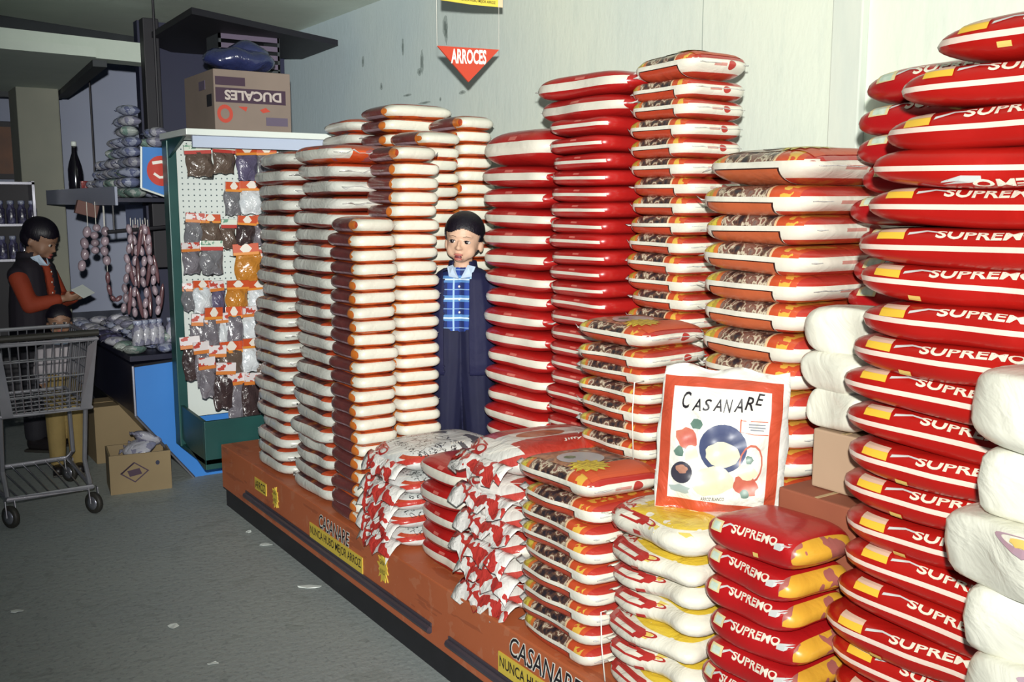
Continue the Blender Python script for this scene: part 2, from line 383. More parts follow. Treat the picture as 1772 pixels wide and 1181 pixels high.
# ------------------------------------------------------------------ bag geometry
def prof(r, p, q): return max(0.0, 1-r**p)**(1.0/q)
class Bag:
    """pillow: length L along y, depth W along x, thickness T; the aisle side is -x, the camera end is -y; rests on z=0"""
    def __init__(s, L, W, T, n=5.0, p=3.6, q=1.5, pinch=0.25, seed=0, wob=0.004, pinx=0.0, sag=0.0):
        s.__dict__.update(L=L, W=W, T=T, n=n, p=p, q=q, pinch=pinch, wob=wob, pinx=pinx, sag=sag)
        r = random.Random(seed); s.ph = [r.uniform(0, 6.28) for _ in range(8)]; s.k = [r.uniform(8, 22) for _ in range(8)]
    def deform(s, x, y, z):
        w_ = s.wob; k, ph = s.k, s.ph; e = min(1, max(abs(x)/(s.W/2), abs(y)/(s.L/2)))**2
        return Vector((x + w_*e*(sin(k[0]*y+ph[0])+0.6*sin(2.3*k[1]*y+ph[1])+0.5*sin(40*z+ph[2])),
                       y + w_*e*(sin(k[2]*x+ph[3])+0.5*sin(2.1*k[3]*x+ph[4])),
                       z + s.T/2 + w_*0.7*e*(sin(k[4]*y+ph[5])+0.6*sin(k[5]*x+ph[6])) - s.sag*e*e))
    def pt(s, ox, oy, r, sg):
        x, y = ox*r, oy*r
        f = (1-s.pinch*(abs(y)/(s.L/2))**5)*(1-s.pinx*(abs(x)/(s.W/2))**5)
        return s.deform(x, y, sg*s.T/2*prof(r, s.p, s.q)*f)
    def outline(s, N):
        D = 720; pts = []
        for i in range(D+1):
            a = 2*pi*i/D; c_, s_ = cos(a), sin(a)
            pts.append((s.W/2*math.copysign(abs(c_)**(2/s.n), c_), s.L/2*math.copysign(abs(s_)**(2/s.n), s_)))
        cum = [0]
        for i in range(D): cum.append(cum[-1]+math.dist(pts[i], pts[i+1]))
        out = []; j = 0
        for i in range(N):
            t = cum[-1]*i/N
            while cum[j+1] < t: j += 1
            f = (t-cum[j])/max(1e-9, cum[j+1]-cum[j])
            out.append((pts[j][0]+(pts[j+1][0]-pts[j][0])*f, pts[j][1]+(pts[j+1][1]-pts[j][1])*f))
        return out
    def body(s, m, N=52):
        rs = [1, .988, .965, .93, .88, .81, .70, .52, .28]
        ol = s.outline(N); V = []; F = []
        rings = []
        for sg in (1, -1):
            for i, r in enumerate(rs):
                if sg == -1 and i == 0: rings.append(0); continue
                rings.append(len(V)//1); 
                V += [s.pt(ox, oy, r, sg) for ox, oy in ol]
        K = len(rs)
        def strip(a, b, flip):
            for j in range(N):
                q = (a+j, a+(j+1) % N, b+(j+1) % N, b+j); F.append(q[::-1] if flip else q)
        for i in range(K-1):
            strip(rings[i], rings[i+1], False); strip(rings[K+i], rings[K+i+1], True)
        for sg, base, fl in ((1, rings[K-1], False), (-1, rings[2*K-1], True)):
            c_ = len(V); V.append(s.pt(0, 0, 0, sg))
            for j in range(N):
                t = (base+j, base+(j+1) % N, c_); F.append(t[::-1] if fl else t)
        return mesh_of('body', V, F, m, True)
    def side(s, y, r, sg=1, off=0.0016, face='x'):
        """point on the slope of the aisle side at y; r=1 at the rim"""
        if face == 'x':
            yo = max(-0.999, min(0.999, y/(r*s.L/2)))
            p = s.pt(-s.W/2*(1-abs(yo)**s.n)**(1/s.n), yo*s.L/2, r, sg); return p+Vector((-off, 0, sg*off*0.7))
        xo = max(-0.999, min(0.999, y/(r*s.W/2)))
        p = s.pt(xo*s.W/2, -s.L/2*(1-abs(xo)**s.n)**(1/s.n), r, sg); return p+Vector((0, -off, sg*off*0.7))
    def decal(s, name, vf, s0, s1, r0, r1, m, sg=1, off=0.0016, face='x'):
        """2d verts (0..1) laid on the slope from s0..s1 (left to right share) and r0 (bottom) to r1 (top)"""
        v, f = vf; V = []
        for x, y in v:
            ss = s0+(s1-s0)*x
            yy = s.L/2-ss*s.L if face == 'x' else -s.W/2+ss*s.W
            V.append(s.side(yy, r0+(r1-r0)*y, sg, off, face))
        return mesh_of(name, V, f, m)
    def top_decal(s, name, vf, x0, x1, y0, y1, m, off=0.002):
        v, f = vf; V = []      # a: along the aisle from left to right, b: from the aisle edge inwards; shares of the bag
        for a, b in v:
            y = s.L/2-(x0+(x1-x0)*a)*s.L; x = -s.W/2+(y0+(y1-y0)*b)*s.W
            r = max(1e-3, (abs(x/(s.W/2))**s.n+abs(y/(s.L/2))**s.n)**(1/s.n))
            V.append(s.pt(x/r, y/r, min(r, 0.995), 1)+Vector((0, 0, off)))
        return mesh_of(name, V, f, m)
    def seal(s, end, ln, m, seed=0, wfrac=0.84, droop=0.0, crinkle=0.006, face='y', z0=0.0):
        """crimped strip past the bag end; end = +1/-1"""
        r = random.Random(seed); V = []; F = []; nx, ny = 12, 3
        half = (s.W if face == 'y' else s.L)/2*wfrac; edge = (s.L if face == 'y' else s.W)/2
        ph = r.uniform(0, 6); cut = [r.uniform(0.75, 1.1) for _ in range(nx+1)]
        for t in (0.0009, -0.0009):
            for j in range(ny+1):
                for i in range(nx+1):
                    u = -1+2*i/nx; a = j/ny
                    q = edge*0.975+ln*a*cut[i]
                    zz = s.T/2+t+z0+a*crinkle*(sin(9*u+ph)+0.7*sin(21*u+2*ph))-droop*a*a
                    V.append(Vector((u*half*(1-0.06*a), end*q, zz)) if face == 'y' else Vector((end*q, u*half*(1-0.06*a), zz)))
        W_ = nx+1; O = W_*(ny+1)
        for j in range(ny):
            for i in range(nx):
                q = (j*W_+i, j*W_+i+1, (j+1)*W_+i+1, (j+1)*W_+i); F.append(q); F.append(tuple(O+k for k in q[::-1]))
        for i in range(nx):
            F.append((ny*W_+i, ny*W_+i+1, O+ny*W_+i+1, O+ny*W_+i)); F.append((i+1, i, O+i, O+i+1))
        for j in range(ny):
            F.append((j*W_, (j+1)*W_, O+(j+1)*W_, O+j*W_)); F.append(((j+1)*W_+nx, j*W_+nx, O+j*W_+nx, O+(j+1)*W_+nx))
        return mesh_of('seal', V, F, m, True)

QUAD = lambda nx=6, ny=3: ([(i/nx, j/ny) for j in range(ny+1) for i in range(nx+1)],
                           [(j*(nx+1)+i, j*(nx+1)+i+1, (j+1)*(nx+1)+i+1, (j+1)*(nx+1)+i) for j in range(ny) for i in range(nx)])
def poly2(pts): return (pts, [tuple(range(len(pts)))])

def rings2(rad, m=5):
    k = len(rad); v = [(0.5, 0.5)]; f = []
    for q in range(1, m+1): v += [(0.5+rad[i]*q/m*cos(2*pi*i/k), 0.5+rad[i]*q/m*sin(2*pi*i/k)) for i in range(k)]
    for i in range(k):
        f.append((0, 1+i, 1+(i+1) % k))
        for q in range(m-1): f.append((1+q*k+i, 1+(q+1)*k+i, 1+(q+1)*k+(i+1) % k, 1+q*k+(i+1) % k))
    return v, f
def P(b, parts): return dict(bag=b, parts=parts)
def proto_basic(m, seal=None, seals=(1, -1), ln=0.018, face='y', droop=0.0, wfrac=0.84, crinkle=0.006):
    def mk(L, W, T, seed, **kw):
        b = Bag(L, W, T, seed=seed, **kw); parts = [('body', b.body(m))]
        if seal:
            for e in seals: parts.append(('end_seal', b.seal(e, ln, seal, seed*7+e, face=face, droop=droop, wfrac=wfrac, crinkle=crinkle)))
        return P(b, parts)
    return mk
SW_L = ([(0, .15), (.03, .45), (.55, .95), (1, .78), (1, .55), (.6, .68)], [(0, 1, 5), (1, 2, 5), (2, 3, 4, 5)])
SW_R = ([(0, .0), (0, .35), (.5, .30), (1, .62), (.95, .42), (.45, .0), (.98, .92), (.3, .5)], [(0, 5, 2, 1), (5, 4, 3, 2), (1, 2, 6, 7)])
def proto_sup(L, W, T, seed, **kw):
    b = Bag(L, W, T, seed=seed, **kw)
    parts = [('body', b.body(M_sup, 60)), 
        ('yellow_panel', b.decal('yellow_panel', QUAD(), 0.115, 0.205, 0.993, 0.88, M_yel)),
        ('lettering', b.decal('lettering', T2('SUPREMO', 0.028, 0.05), 0.30, 0.61, 0.983, 0.920, M_letter)),
        ('swoosh', b.decal('swoosh', SW_L, 0.215, 0.31, 0.985, 0.915, M_swoosh, off=0.0012)),
        ('swoosh', b.decal('swoosh', SW_R, 0.585, 0.70, 0.993, 0.925, M_swoosh, off=0.0012))]
    if seed % 2: parts.append(('price_sticker', b.decal('price_sticker', QUAD(3, 2), 0.235, 0.275, 0.985, 0.95, M_tag, sg=-1)))
    return P(b, parts)
def proto_sups(L, W, T, seed, **kw):
    b = Bag(L, W, T, seed=seed, **kw)
    parts = [('body', b.body(M_sups, 60)), 
        ('corner_print', b.decal('corner_print', QUAD(), 0.13, 0.25, 0.997, 0.89, M_greensq)),
        ('lettering', b.decal('lettering', T2('SUPREMO', 0.028, 0.05), 0.34, 0.78, 0.988, 0.89, M_letter)),
        ('swoosh', b.decal('swoosh', SW_L, 0.25, 0.35, 0.99, 0.88, M_swoosh, off=0.0012)),
        ('swoosh', b.decal('swoosh', SW_R, 0.76, 0.90, 0.996, 0.90, M_swoosh, off=0.0012))]
    if seed % 2: parts.append(('price_sticker', b.decal('price_sticker', QUAD(3, 2), 0.55, 0.60, 0.985, 0.94, M_tag, sg=-1)))
    return P(b, parts)
CUP = ([(.05, 0), (.85, 0), (.95, .28), (1, .60), (.92, .92), (.30, 1), (.06, .86), (0, .45)], [(0, 1, 2, 3, 4, 5, 6, 7)])
def ring2(x0, y0, x1, y1, t, k=14):
    v = []; f = []
    for i in range(k):
        a = 2*pi*i/k
        for rr in (1, 1-t): v.append(((x0+x1)/2+(x1-x0)/2*rr*cos(a), (y0+y1)/2+(y1-y0)/2*rr*sin(a)))
    for i in range(k): j = (i+1) % k; f.append((2*i, 2*j, 2*j+1, 2*i+1))
    return v, f
def join2(*ps):
    V = []; F = []
    for v, f in ps: n = len(V); V += v; F += [tuple(n+i for i in q) for q in f]
    return V, F
def bar2(pts, w_):
    V = []; F = []
    for i, (x, y) in enumerate(pts):
        x0, y0 = pts[max(i-1, 0)]; x1, y1 = pts[min(i+1, len(pts)-1)]
        d = math.hypot(x1-x0, y1-y0) or 1; nx, ny = -(y1-y0)/d*w_/2, (x1-x0)/d*w_/2
        V += [(x+nx, y+ny), (x-nx, y-ny)]
        if i: F.append((2*i-2, 2*i-1, 2*i+1, 2*i))
    return V, F
def proto_roa(L, W, T, seed, **kw):
    b = Bag(L, W, T, seed=seed, **kw)
    emblem = join2(bar2([(0, .1), (.02, .55), (.1, .95), (.5, 1.0), (.95, .9), (1, .5), (.9, .1)], .24), bar2([(.08, .80), (.9, .72)], .5), bar2([(.0, .12), (.5, .22), (.9, .1)], .14),
                   ring2(.95, .25, 1.35, .85, .35))
    parts = [('body', b.body(M_roa, 56)), ('end_flap', b.seal(1, 0.03, M_white, seed, droop=0.012, wfrac=0.8, crinkle=0.008)),
        ('emblem', b.decal('emblem', emblem, 0.10, 0.50, 0.9995, 0.86, M_redink, off=0.003)), ('emblem', b.decal('emblem', join2(bar2([(.1, .05), (.2, .8), (.55, 1)], .22), bar2([(.9, .05), (.9, .6)], .2)), 0.10, 0.48, 0.9995, 0.93, M_redink, sg=-1, off=0.003)),
        ('brand_print', b.decal('brand_print', T2('ROA', 0.02, 0.2), 0.03, 0.30, 0.78, 0.66, M_redink, off=0.003))]
    return P(b, parts)
def proto_jif(m):
    def mk(L, W, T, seed, **kw):
        b = Bag(L, W, T, seed=seed, **kw)
        loop = join2(ring2(0, .1, .5, .9, .38), ring2(.45, .0, 1, .75, .38), bar2([(.1, .9), (.9, .75)], .12))
        return P(b, [('body', b.body(m, 56)), ('end_flap', b.seal(-1, 0.05, M_sealwr, seed, face='x', droop=0.045, wfrac=0.9, crinkle=0.013)),
            ('end_print', b.decal('end_print', loop, 0.10, 0.45, 0.999, 0.84, M_redink, off=0.003)),
            ('brand_print', b.decal('brand_print', T2('Jiffy', 0.01, 0.2), 0.45, 0.62, 0.72, 0.60, M_whiteink, off=0.003, face='y')),
            ('cord', b.decal('cord', bar2([(0, 0), (.3, .25), (.55, .1), (.8, .6), (1, 1)], .03), 0.15, 0.8, 1.0, 0.78, M_whiteink, off=0.003))])
    return mk
def proto_casflap(m, ln=0.022):
    def mk(L, W, T, seed, **kw):
        b = Bag(L, W, T, seed=seed, **kw)
        parts = [('body', b.body(m, 60)), ('end_seal', b.seal(1, ln, M_seal, seed, crinkle=0.007)), ('end_seal', b.seal(-1, 0.004, M_seal, seed+3, crinkle=0.001))]
        if seed % 10 == 9:      # the top bag shows its printed face
            burst = rings2([0.5 if i % 2 else 0.36 for i in range(26)])
            blobr = rings2([0.5-0.12*abs(sin(i*1.9)) for i in range(20)])
            parts += [('picture_panel', b.top_decal('picture_panel', QUAD(12, 10), 0.08, 0.66, 0.10, 0.92, M_foodpic, 0.0012)),
                ('picture_bowl', b.top_decal('picture_bowl', rings2([0.5]*22), 0.30, 0.66, 0.16, 0.66, M_bowlpic, 0.0022)),
                ('picture_leaves', b.top_decal('picture_leaves', blobr, 0.38, 0.48, 0.24, 0.40, M_leafpic, 0.0030)),
                ('picture_noodles', b.top_decal('picture_noodles', burst, 0.55, 0.86, 0.06, 0.52, M_noodle, 0.0034)),
                ('orange_panel', b.top_decal('orange_panel', QUAD(8, 8), 0.70, 0.94, 0.10, 0.92, M_orangeink, 0.0016)),
                ('red_stripe', b.top_decal('red_stripe', QUAD(6, 8), 0.955, 0.985, 0.04, 0.96, M_redink, 0.0018))]
        return P(b, parts)
    return mk
proto_org = proto_basic(M_org, M_seal, (1,), 0.016, face='x', wfrac=0.7)
proto_pale = proto_basic(M_pale, M_seal, (1, -1), 0.016)
def c_pale_or(g):
    side = (g.gz+g.noise(9)*0.10-0.05).band(0.22, 0.70)*(g.gx < 0.30)
    return g.paint(g.mix(g.noise(12) > 0.54, 'cc5226', '9c5a5c'), [(side, 'd6d6cc'), (g.gz > 0.93, g.mix(g.noise(20), 'c9572c', '8f4a4a'))])
proto_pale_or = proto_basic(mat('orange_top_film', c_pale_or, 0.32, wrinkle(0.35, 30), coat=0.3), M_seal, (1, -1), 0.016)
proto_redw = proto_basic(M_redw, M_seal, (1, -1), 0.020, wfrac=0.8)
proto_redt = proto_basic(M_redt, M_sealred, (1,), 0.014, wfrac=0.8)
def proto_whitering(L, W, T, seed, **kw):
    b = Bag(L, W, T, seed=seed, **kw)
    return P(b, [('body', b.body(M_white, 60)),
        ('ring_print', b.decal('ring_print', ring2(0, 0, 1, 1, 0.25, 20), 0.20, 0.40, 0.9995, 0.95, M_pinkp, off=0.003)),
        ('fruit_print', b.decal('fruit_print', rings2([0.5-0.1*abs(sin(i*1.7)) for i in range(16)]), 0.25, 0.34, 0.995, 0.965, M_tag, off=0.003))])
M_pinkp = mat('pink_print', lambda g: g.mix(g.noise(20), 'c98a92', '9aa0b0'), 0.4)
proto_white = proto_basic(M_white, M_white, (-1,), 0.012, crinkle=0.004, wfrac=0.6)

def place(pr, name, loc, rot, label, group, cat='rice bag', flip=False):
    t = thing(name, label, cat, loc, rot, group)
    for nm, me in pr['parts']:
        o = link(nm, me, t)
        if flip: o.rotation_euler = (pi, 0, 0); o.location = (0, 0, pr['bag'].T)
    return t

def stack(mk, name, xf, y_hi, y_lo, depth, z0, n, dz, what, where, group, seed=1, T=None, nvar=3, jx=0.008, jy=0.008, jr=1.5,
          lean=lambda i, n: (0, 0), top=1.2, flips=(), kw={}, kwtop={}, topmk=None):
    """column of bags; labels count from the top"""
    rnd = random.Random(seed); L = y_hi-y_lo; T = T or dz*1.03
    prs = [mk(L, depth, T, seed*10+k, **kw) for k in range(nvar)]
    ptop = (topmk or mk)(L, depth, T*top, seed*10+9, **{**kw, **dict(p=5.0), **kwtop})
    for i in range(n):
        lx, ly = lean(i, n)
        pr = ptop if i == n-1 else prs[rnd.randrange(nvar)]
        k = n-i
        lab = ('topmost ' + what + ' of ' + where) if k == 1 else (what + ', ' + ORD[k] + ' from top of ' + where)
        place(pr, name, (xf+depth/2+lx+rnd.uniform(-jx, jx), (y_hi+y_lo)/2+ly+rnd.uniform(-jy, jy), z0+i*dz),
              (RAD(rnd.uniform(-.9, .9)), RAD(rnd.uniform(-.9, .9)), RAD(rnd.uniform(-jr, jr))), lab, group, flip=(k in flips))
    return z0+(n-1)*dz+T*top

exec_after = []
# ================================================================== the room
XW = 2.35          # wall behind the stacks
ZC = 2.37          # ceiling
spots = [((628,107),.010,.020),((660,150),.010,.012),((697,82),.008,.03),((730,108),.012,.035),((726,125),.014,.012),((770,45),.016,.03),((772,58),.010,.03),((762,172),.006,.006),((800,160),.02,.006),((705,165),.03,.004),((735,178),.04,.004)]
def c_wall(g):
    base = g.mix(g.noise(1.6, 4), 'dfe2cf', 'cdd6cc')
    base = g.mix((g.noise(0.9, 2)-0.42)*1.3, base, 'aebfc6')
    base = g.mix(((g.oy-2.9)*0.35+g.noise(1.2, 3)*0.5-0.25)._m('MINIMUM', 0.75)._m('MAXIMUM', 0.0), base, '9fb4c4')  # far end bluer and darker; the light's falloff is put into the colour
    fine = g.noise(30, 4, stretch=(1, 1, 0.25))
    base = g.mix((fine-0.5)*0.5, base, '8ea3a4')
    L = []
    n = g.noise(40, 2)*0.8+0.6
    for (px, py), ry, rz in spots:
        p = on_x(px, py, XW)
        d = ((((g.oy-p.y)/ry)*((g.oy-p.y)/ry)+((g.oz-p.z)/rz)*((g.oz-p.z)/rz)).sqrt())*n
        L.append(((d < 1.5)*0.5, '5d6a66')); L.append(((d < 0.7)*0.5, '3d4a46'))
    L.append((((g.oy+g.noise(3)*0.02-2.395).abs() < 0.0022)*0.6, '7d8a84'))
    return g.paint(base, L)
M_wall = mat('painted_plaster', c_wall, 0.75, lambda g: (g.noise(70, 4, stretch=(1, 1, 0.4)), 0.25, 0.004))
M_pil = mat('painted_pilaster', lambda g: g.mix(g.noise(14, 4, stretch=(1, 1, 0.2)), 'd6d9cc', 'bcc6c0'), 0.7, lambda g: (g.noise(60, 3, stretch=(1, 1, 0.3)), 0.2, 0.003))
M_ceil = mat('ceiling_paint', lambda g: g.mix(g.noise(5, 5), 'd2dcd2', 'bccabf'), 0.8, lambda g: (g.noise(50, 4), 0.3, 0.004))
def c_floor(g):
    b = g.mix(g.noise(1.3, 3), 'a0a6a2', '878f92')
    b = g.mix((g.noise(110, 3) > 0.56)*0.3, b, 'a7aba6')
    b = g.mix((g.noise(60, 4) < 0.40)*0.35, b, '6a7072')
    b = g.mix((g.noise(7, 4, dist=1.5) > 0.62)*0.25, b, '737a74')
    return b
M_floor = mat('worn_concrete', c_floor, 0.6, lambda g: (g.noise(45, 5), 0.45, 0.006))
M_dark = mat('dark_paint', '17151f', 0.6)
M_navy = mat('navy_shade_ink', '161a38', 0.55)
M_beam = mat('dark_beam', lambda g: g.mix(g.noise(9, 3), '3b4044', '2b2f34'), 0.7)
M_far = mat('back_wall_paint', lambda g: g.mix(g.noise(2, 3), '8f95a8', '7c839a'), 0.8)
M_pillar = mat('pillar_paint', lambda g: g.mix(g.noise(4, 3), '8d8d80', '777a72'), 0.8)

struct(MB().box((-3.0, -2.0, -0.1), (XW, 9.0, 0)).obj('floor', M_floor))
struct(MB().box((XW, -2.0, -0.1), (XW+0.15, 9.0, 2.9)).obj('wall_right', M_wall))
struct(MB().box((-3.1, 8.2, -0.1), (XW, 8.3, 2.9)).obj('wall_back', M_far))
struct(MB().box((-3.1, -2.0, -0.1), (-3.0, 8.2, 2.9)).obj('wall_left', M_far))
# pilaster on the wall
pa, pb = on_x(1437, 100, XW-0.03), on_x(1489, 100, XW-0.03)
struct(MB().box((XW-0.03, pb.y, 0), (XW, pa.y, 2.85), 0.004).obj('trim_1', M_pil))
# ceiling of the front room, with a dark board along its far edge
struct(MB().prism([on_z(-400, -40, ZC), on_z(0, 26, ZC), on_z(250, 66, ZC), on_z(330, 20, ZC), on_z(588, 74, ZC), (XW, 5.9, ZC), (XW, -2, ZC), (-3, -2, ZC), (-3, 5.2, ZC)], (0, 0, 0.12)).obj('ceiling', M_ceil))
struct(MB().box((-3.0, 5.05, 2.42), (XW, 8.2, 2.52)).obj('ceiling_rear', M_ceil))
# header beam over the passage on the left (light face, dark underside board in front)
def beam(pa, pb, z0, z1, th, name, m):
    d = (pb-pa)/(pb.x-pa.x); a = pa+d*(-3.0-pa.x)
    struct(MB().prism([(a.x, a.y, z0), (pb.x, pb.y, z0), (pb.x, pb.y, z1), (a.x, a.y, z1)], (0, th, 0)).obj(name, m))
beam(on_z(0, 47, 2.2), on_z(256, 76, 2.2), 2.098, 2.2, 0.16, 'trim_2', M_ceil)
beam(on_z(0, 28, ZC), on_z(256, 68, ZC), 2.235, ZC+0.1, 0.12, 'trim_3', M_beam)
# low ceiling of the rear passage with a dark beam along its edge
RC = 2.095
e1, e2, e3 = on_z(160, 103, RC), on_z(98, 160, RC), on_z(42, 160, RC)
struct(MB().prism([(-3.0, 5.1, RC), (e1.x, e1.y-0.1, RC), e1, e2, e3, (-3.0, e3.y+0.3, RC)], (0, 0, 0.05)).obj('ceiling_passage', M_ceil))
def edge_beam(a, b, name):
    d = (b-a).normalized(); n = Vector((-d.y, d.x, 0))*0.07
    struct(MB().prism([a, b, b+n, a+n], (0, 0, -0.035)).obj(name, M_beam))
edge_beam(e2, e1, 'trim_4'); edge_beam(e3, e2, 'trim_5'); edge_beam(Vector((-3.0, e3.y+0.3, RC)), e3, 'trim_6')
# pillar
pl0, pl1 = on_y(30, 200, 7.25), on_y(104, 200, 7.25)
struct(MB().box((pl0.x, 7.25, 0), (pl1.x, 7.6, 2.5), 0.01).obj('wall_pillar', M_pillar))
# dark post, and a navy panel in place of the dark opening behind the carton
p0, p1 = on_y(250, 100, 5.45), on_y(277, 100, 5.45)
struct(MB().box((p0.x, 5.45, 1.0), (p1.x, 5.53, 2.30), 0.004).obj('trim_7', M_dark))
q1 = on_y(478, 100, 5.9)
struct(MB().box((p1.x, 5.9, 0.0), (q1.x+0.05, 5.98, 2.36)).obj('wall_recess', M_navy))  # solid panel; the opening's shade is put into its navy colour
# dark loft board above the carton
LZ = 2.20
struct(MB().prism([on_z(252, 72, LZ), on_z(332, 24, LZ), on_z(585, 79, LZ), (XW, 5.75, LZ), on_z(300, 92, LZ)], (0, 0, 0.03)).obj('trim_8', M_dark))

# ------------------------------------------------------------------ display platform
PX, PZ, PY1 = 1.31, 0.28, 4.27
M_plat = mat('orange_board', lambda g: g.paint(g.mix(g.noise(3, 4), 'c06a42', 'ad5a36'), [((g.noise(18, 4) > 0.60)*0.35, 'c08060'), ((g.noise(26, 3, stretch=(1, .15, 1)) > 0.62)*0.3, '6e3222')]), 0.45, lambda g: (g.noise(80, 3), 0.1, 0.002))
M_plinth = mat('black_plinth', lambda g: g.mix(g.noise(20, 3), '16151a', '25242a'), 0.5)
M_rail = mat('grey_rail', lambda g: g.mix(g.noise(30, 3, stretch=(1, .1, 1)), '5e5760', '3d3844'), 0.35, metal=0.3)
plat = thing('display_platform', 'long low orange display platform that carries the rice stacks', 'platform', (PX, 2.0, 0))
def pl(mb, name, m, **k):
    for v in mb.v: v -= Vector((PX, 2.0, 0))
    return mb.obj(name, m, plat, **k)
pl(MB().box((PX, -1.2, 0.085), (XW-0.01, PY1, PZ), 0.004), 'deck', M_plat)
pl(MB().box((PX+0.012, -1.2, 0.0), (XW-0.02, PY1-0.01, 0.085)), 'plinth', M_plinth)
def rail(ya, yb, z):
    mb = MB(); mb.tube([(PX-0.006, ya, z), (PX-0.006, yb, z)], 0.011, 8)
    mb.box((PX-0.004, yb, z+0.008), (PX+0.001, ya, z+0.020))
    r_ = pl(mb, 'price_rail', M_rail)
rail(3.95, 2.36, 0.128); rail(2.26, 0.4, 0.128)
def riser_panel(y_left, z0, w_, h_, txt, th=0.003):
    o = pl(MB().box((PX-th, y_left-w_, z0), (PX, y_left, z0+h_)), 'slogan_panel', M_yellowink, label='yellow slogan strip')
    pl_t = flat_text('slogan', txt, Vector((PX-th-0.001, y_left-0.008, z0+0.008))-Vector((PX, 2, 0)), (0, -(w_-0.016), 0), (0, 0, h_-0.016), M_black, plat, 0.012)
def riser_script(y_left, z0, w_, h_, txt='CASANARE'):
    b = Vector((PX-0.0015, y_left, z0))-Vector((PX, 2, 0))
    flat_text('brand_outline', txt, b, (0, -w_, 0.0), (0, 0, h_), M_whiteink, plat, 0.05, 0.25)
    flat_text('brand_script', txt, b+Vector((-0.0012, -0.003, 0.002)), (0, -w_+0.006, 0), (0, 0, h_-0.004), M_black, plat, 0.006, 0.25)
def star(y, z, r):
    pts = []
    for i in range(28):
        a = 2*pi*i/28; rr = r*(1.0 if i % 2 else 0.66)*(1.0+0.18*sin(i*2.3))
        pts.append((PX-0.003, y+rr*0.72*cos(a), z+rr*sin(a)))
    pl(MB().prism(pts, (0.003, 0, 0)), 'starburst', M_yellowink, label='yellow starburst sticker')
    for k, (t, zz) in enumerate((('GANA', 0.012), ('UN KILO', -0.018))):
        flat_text('starburst_text', t, Vector((PX-0.0045, y+r*0.33, z+zz))-Vector((PX, 2, 0)), (0, -r*0.66, 0), (0, 0, 0.016), M_black, plat, 0.01)
riser_panel(3.255, 0.148, 0.44, 0.055, 'NUNCA HUBO MEJOR ARROZ')
riser_script(3.17, 0.205, 0.26, 0.055)
star(2.665, 0.215, 0.050)
riser_panel(2.005, 0.150, 0.44, 0.055, 'NUNCA HUBO MEJOR ARROZ')
riser_script(1.955, 0.212, 0.30, 0.058)
riser_panel(3.83, 0.185, 0.13, 0.05, 'ARROZ'); star(3.60, 0.205, 0.045)

# ================================================================== rice stacks
LN = 'light grey and white rice pack'
Z0 = PZ+0.001
lens = dict(p=15.0, q=2.1, n=5.0, pinch=0.50, wob=0.0045)
stack(proto_pale, 'rice_bag', 1.335, 3.90, 3.53, 0.30, Z0, 23, 0.0540, 'pale rice bag', 'the stack nearest the pegboard', 'pale bags in the far left stack', 11, kw=lens, jx=0.012, jr=2, lean=lambda i, n: (0.010*sin(i*.5), 0.03-0.15*i/n))
stack(proto_pale, 'rice_bag', 1.335, 3.515, 3.135, 0.30, Z0, 23, 0.0545, 'pale rice bag', 'the second stack from the pegboard', 'pale bags in the second stack', 12, topmk=proto_pale_or, kw=lens, jx=0.012, jr=2, lean=lambda i, n: (0.008*sin(i*.7+1)+0.03*i/n, 0.012-0.05*i/n))
olens = dict(p=14.0, q=2.3, n=6.0, pinch=0.08, pinx=0.42, wob=0.004)
stack(proto_org, 'rice_bag', 1.332, 3.11, 2.875, 0.158, Z0, 22, 0.0460, 'orange-white rice pack', 'the lower corner stack by the aisle', 'orange packs in the corner stack', 13, kw=olens, jx=0.005, jy=0.006, lean=lambda i, n: (-0.012+0.02*i/n, 0.0))
stack(proto_org, 'rice_bag', 1.492, 3.13, 2.885, 0.165, Z0, 27, 0.0461, 'orange-white rice pack', 'the tall stack left of the boy', 'orange packs in the tall stack left of the boy', 14, kw=olens, jx=0.005, jy=0.008, lean=lambda i, n: (0.004*sin(i*.6), 0.0))
stack(proto_org, 'rice_bag', 1.712, 3.40, 3.13, 0.175, Z0, 28, 0.0470, 'orange-white rice pack', 'the stack behind the boy', 'orange packs in the stack behind the boy', 15, kw=olens, jx=0.005, jy=0.008)
stack(proto_org, 'rice_bag', 1.892, 3.42, 3.15, 0.165, Z0, 29, 0.0475, 'orange-white rice pack', 'the stack between boy and wall', 'orange packs in the stack by the wall', 16, kw=olens, jx=0.005, jy=0.008)
# bags at the back left, on a carton
M_card = mat('cardboard', lambda g: g.mix(g.noise(5, 3), 'a98a68', '8f7355'), 0.8, lambda g: (g.noise(40, 3, stretch=(1, 1, .1)), 0.1, 0.002))
def carton(name, a, b, label, cat='box', m=None, tape=True, flaps=False):
    a, b = Vector(a), Vector(b); c_ = Vector(((a.x+b.x)/2, (a.y+b.y)/2, a.z))
    t = thing(name, label, cat, c_)
    m = m or M_card
    MB().box(a-c_, b-c_, 0.004).obj('carton_body', m, t)
    h = b.z-a.z
    MB().box(Vector((a.x, (a.y+b.y)/2-0.004, b.z))-c_, Vector((b.x, (a.y+b.y)/2+0.004, b.z+0.0012))-c_).obj('tape', M_tape, t)
    return t
M_tape = mat('packing_tape', 'b79f78', 0.3)
carton('cardboard_carton', (1.70, 3.46, PZ), (2.20, 4.10, 1.30), 'tall plain cardboard carton hidden under the back left bags')
stack(proto_pale, 'rice_bag', 1.72, 4.08, 3.72, 0.42, 1.303, 7, 0.054, 'pale rice bag', 'the back heap left of the wall', 'bags heaped at the back left', 17, topmk=proto_pale_or, kw=lens)
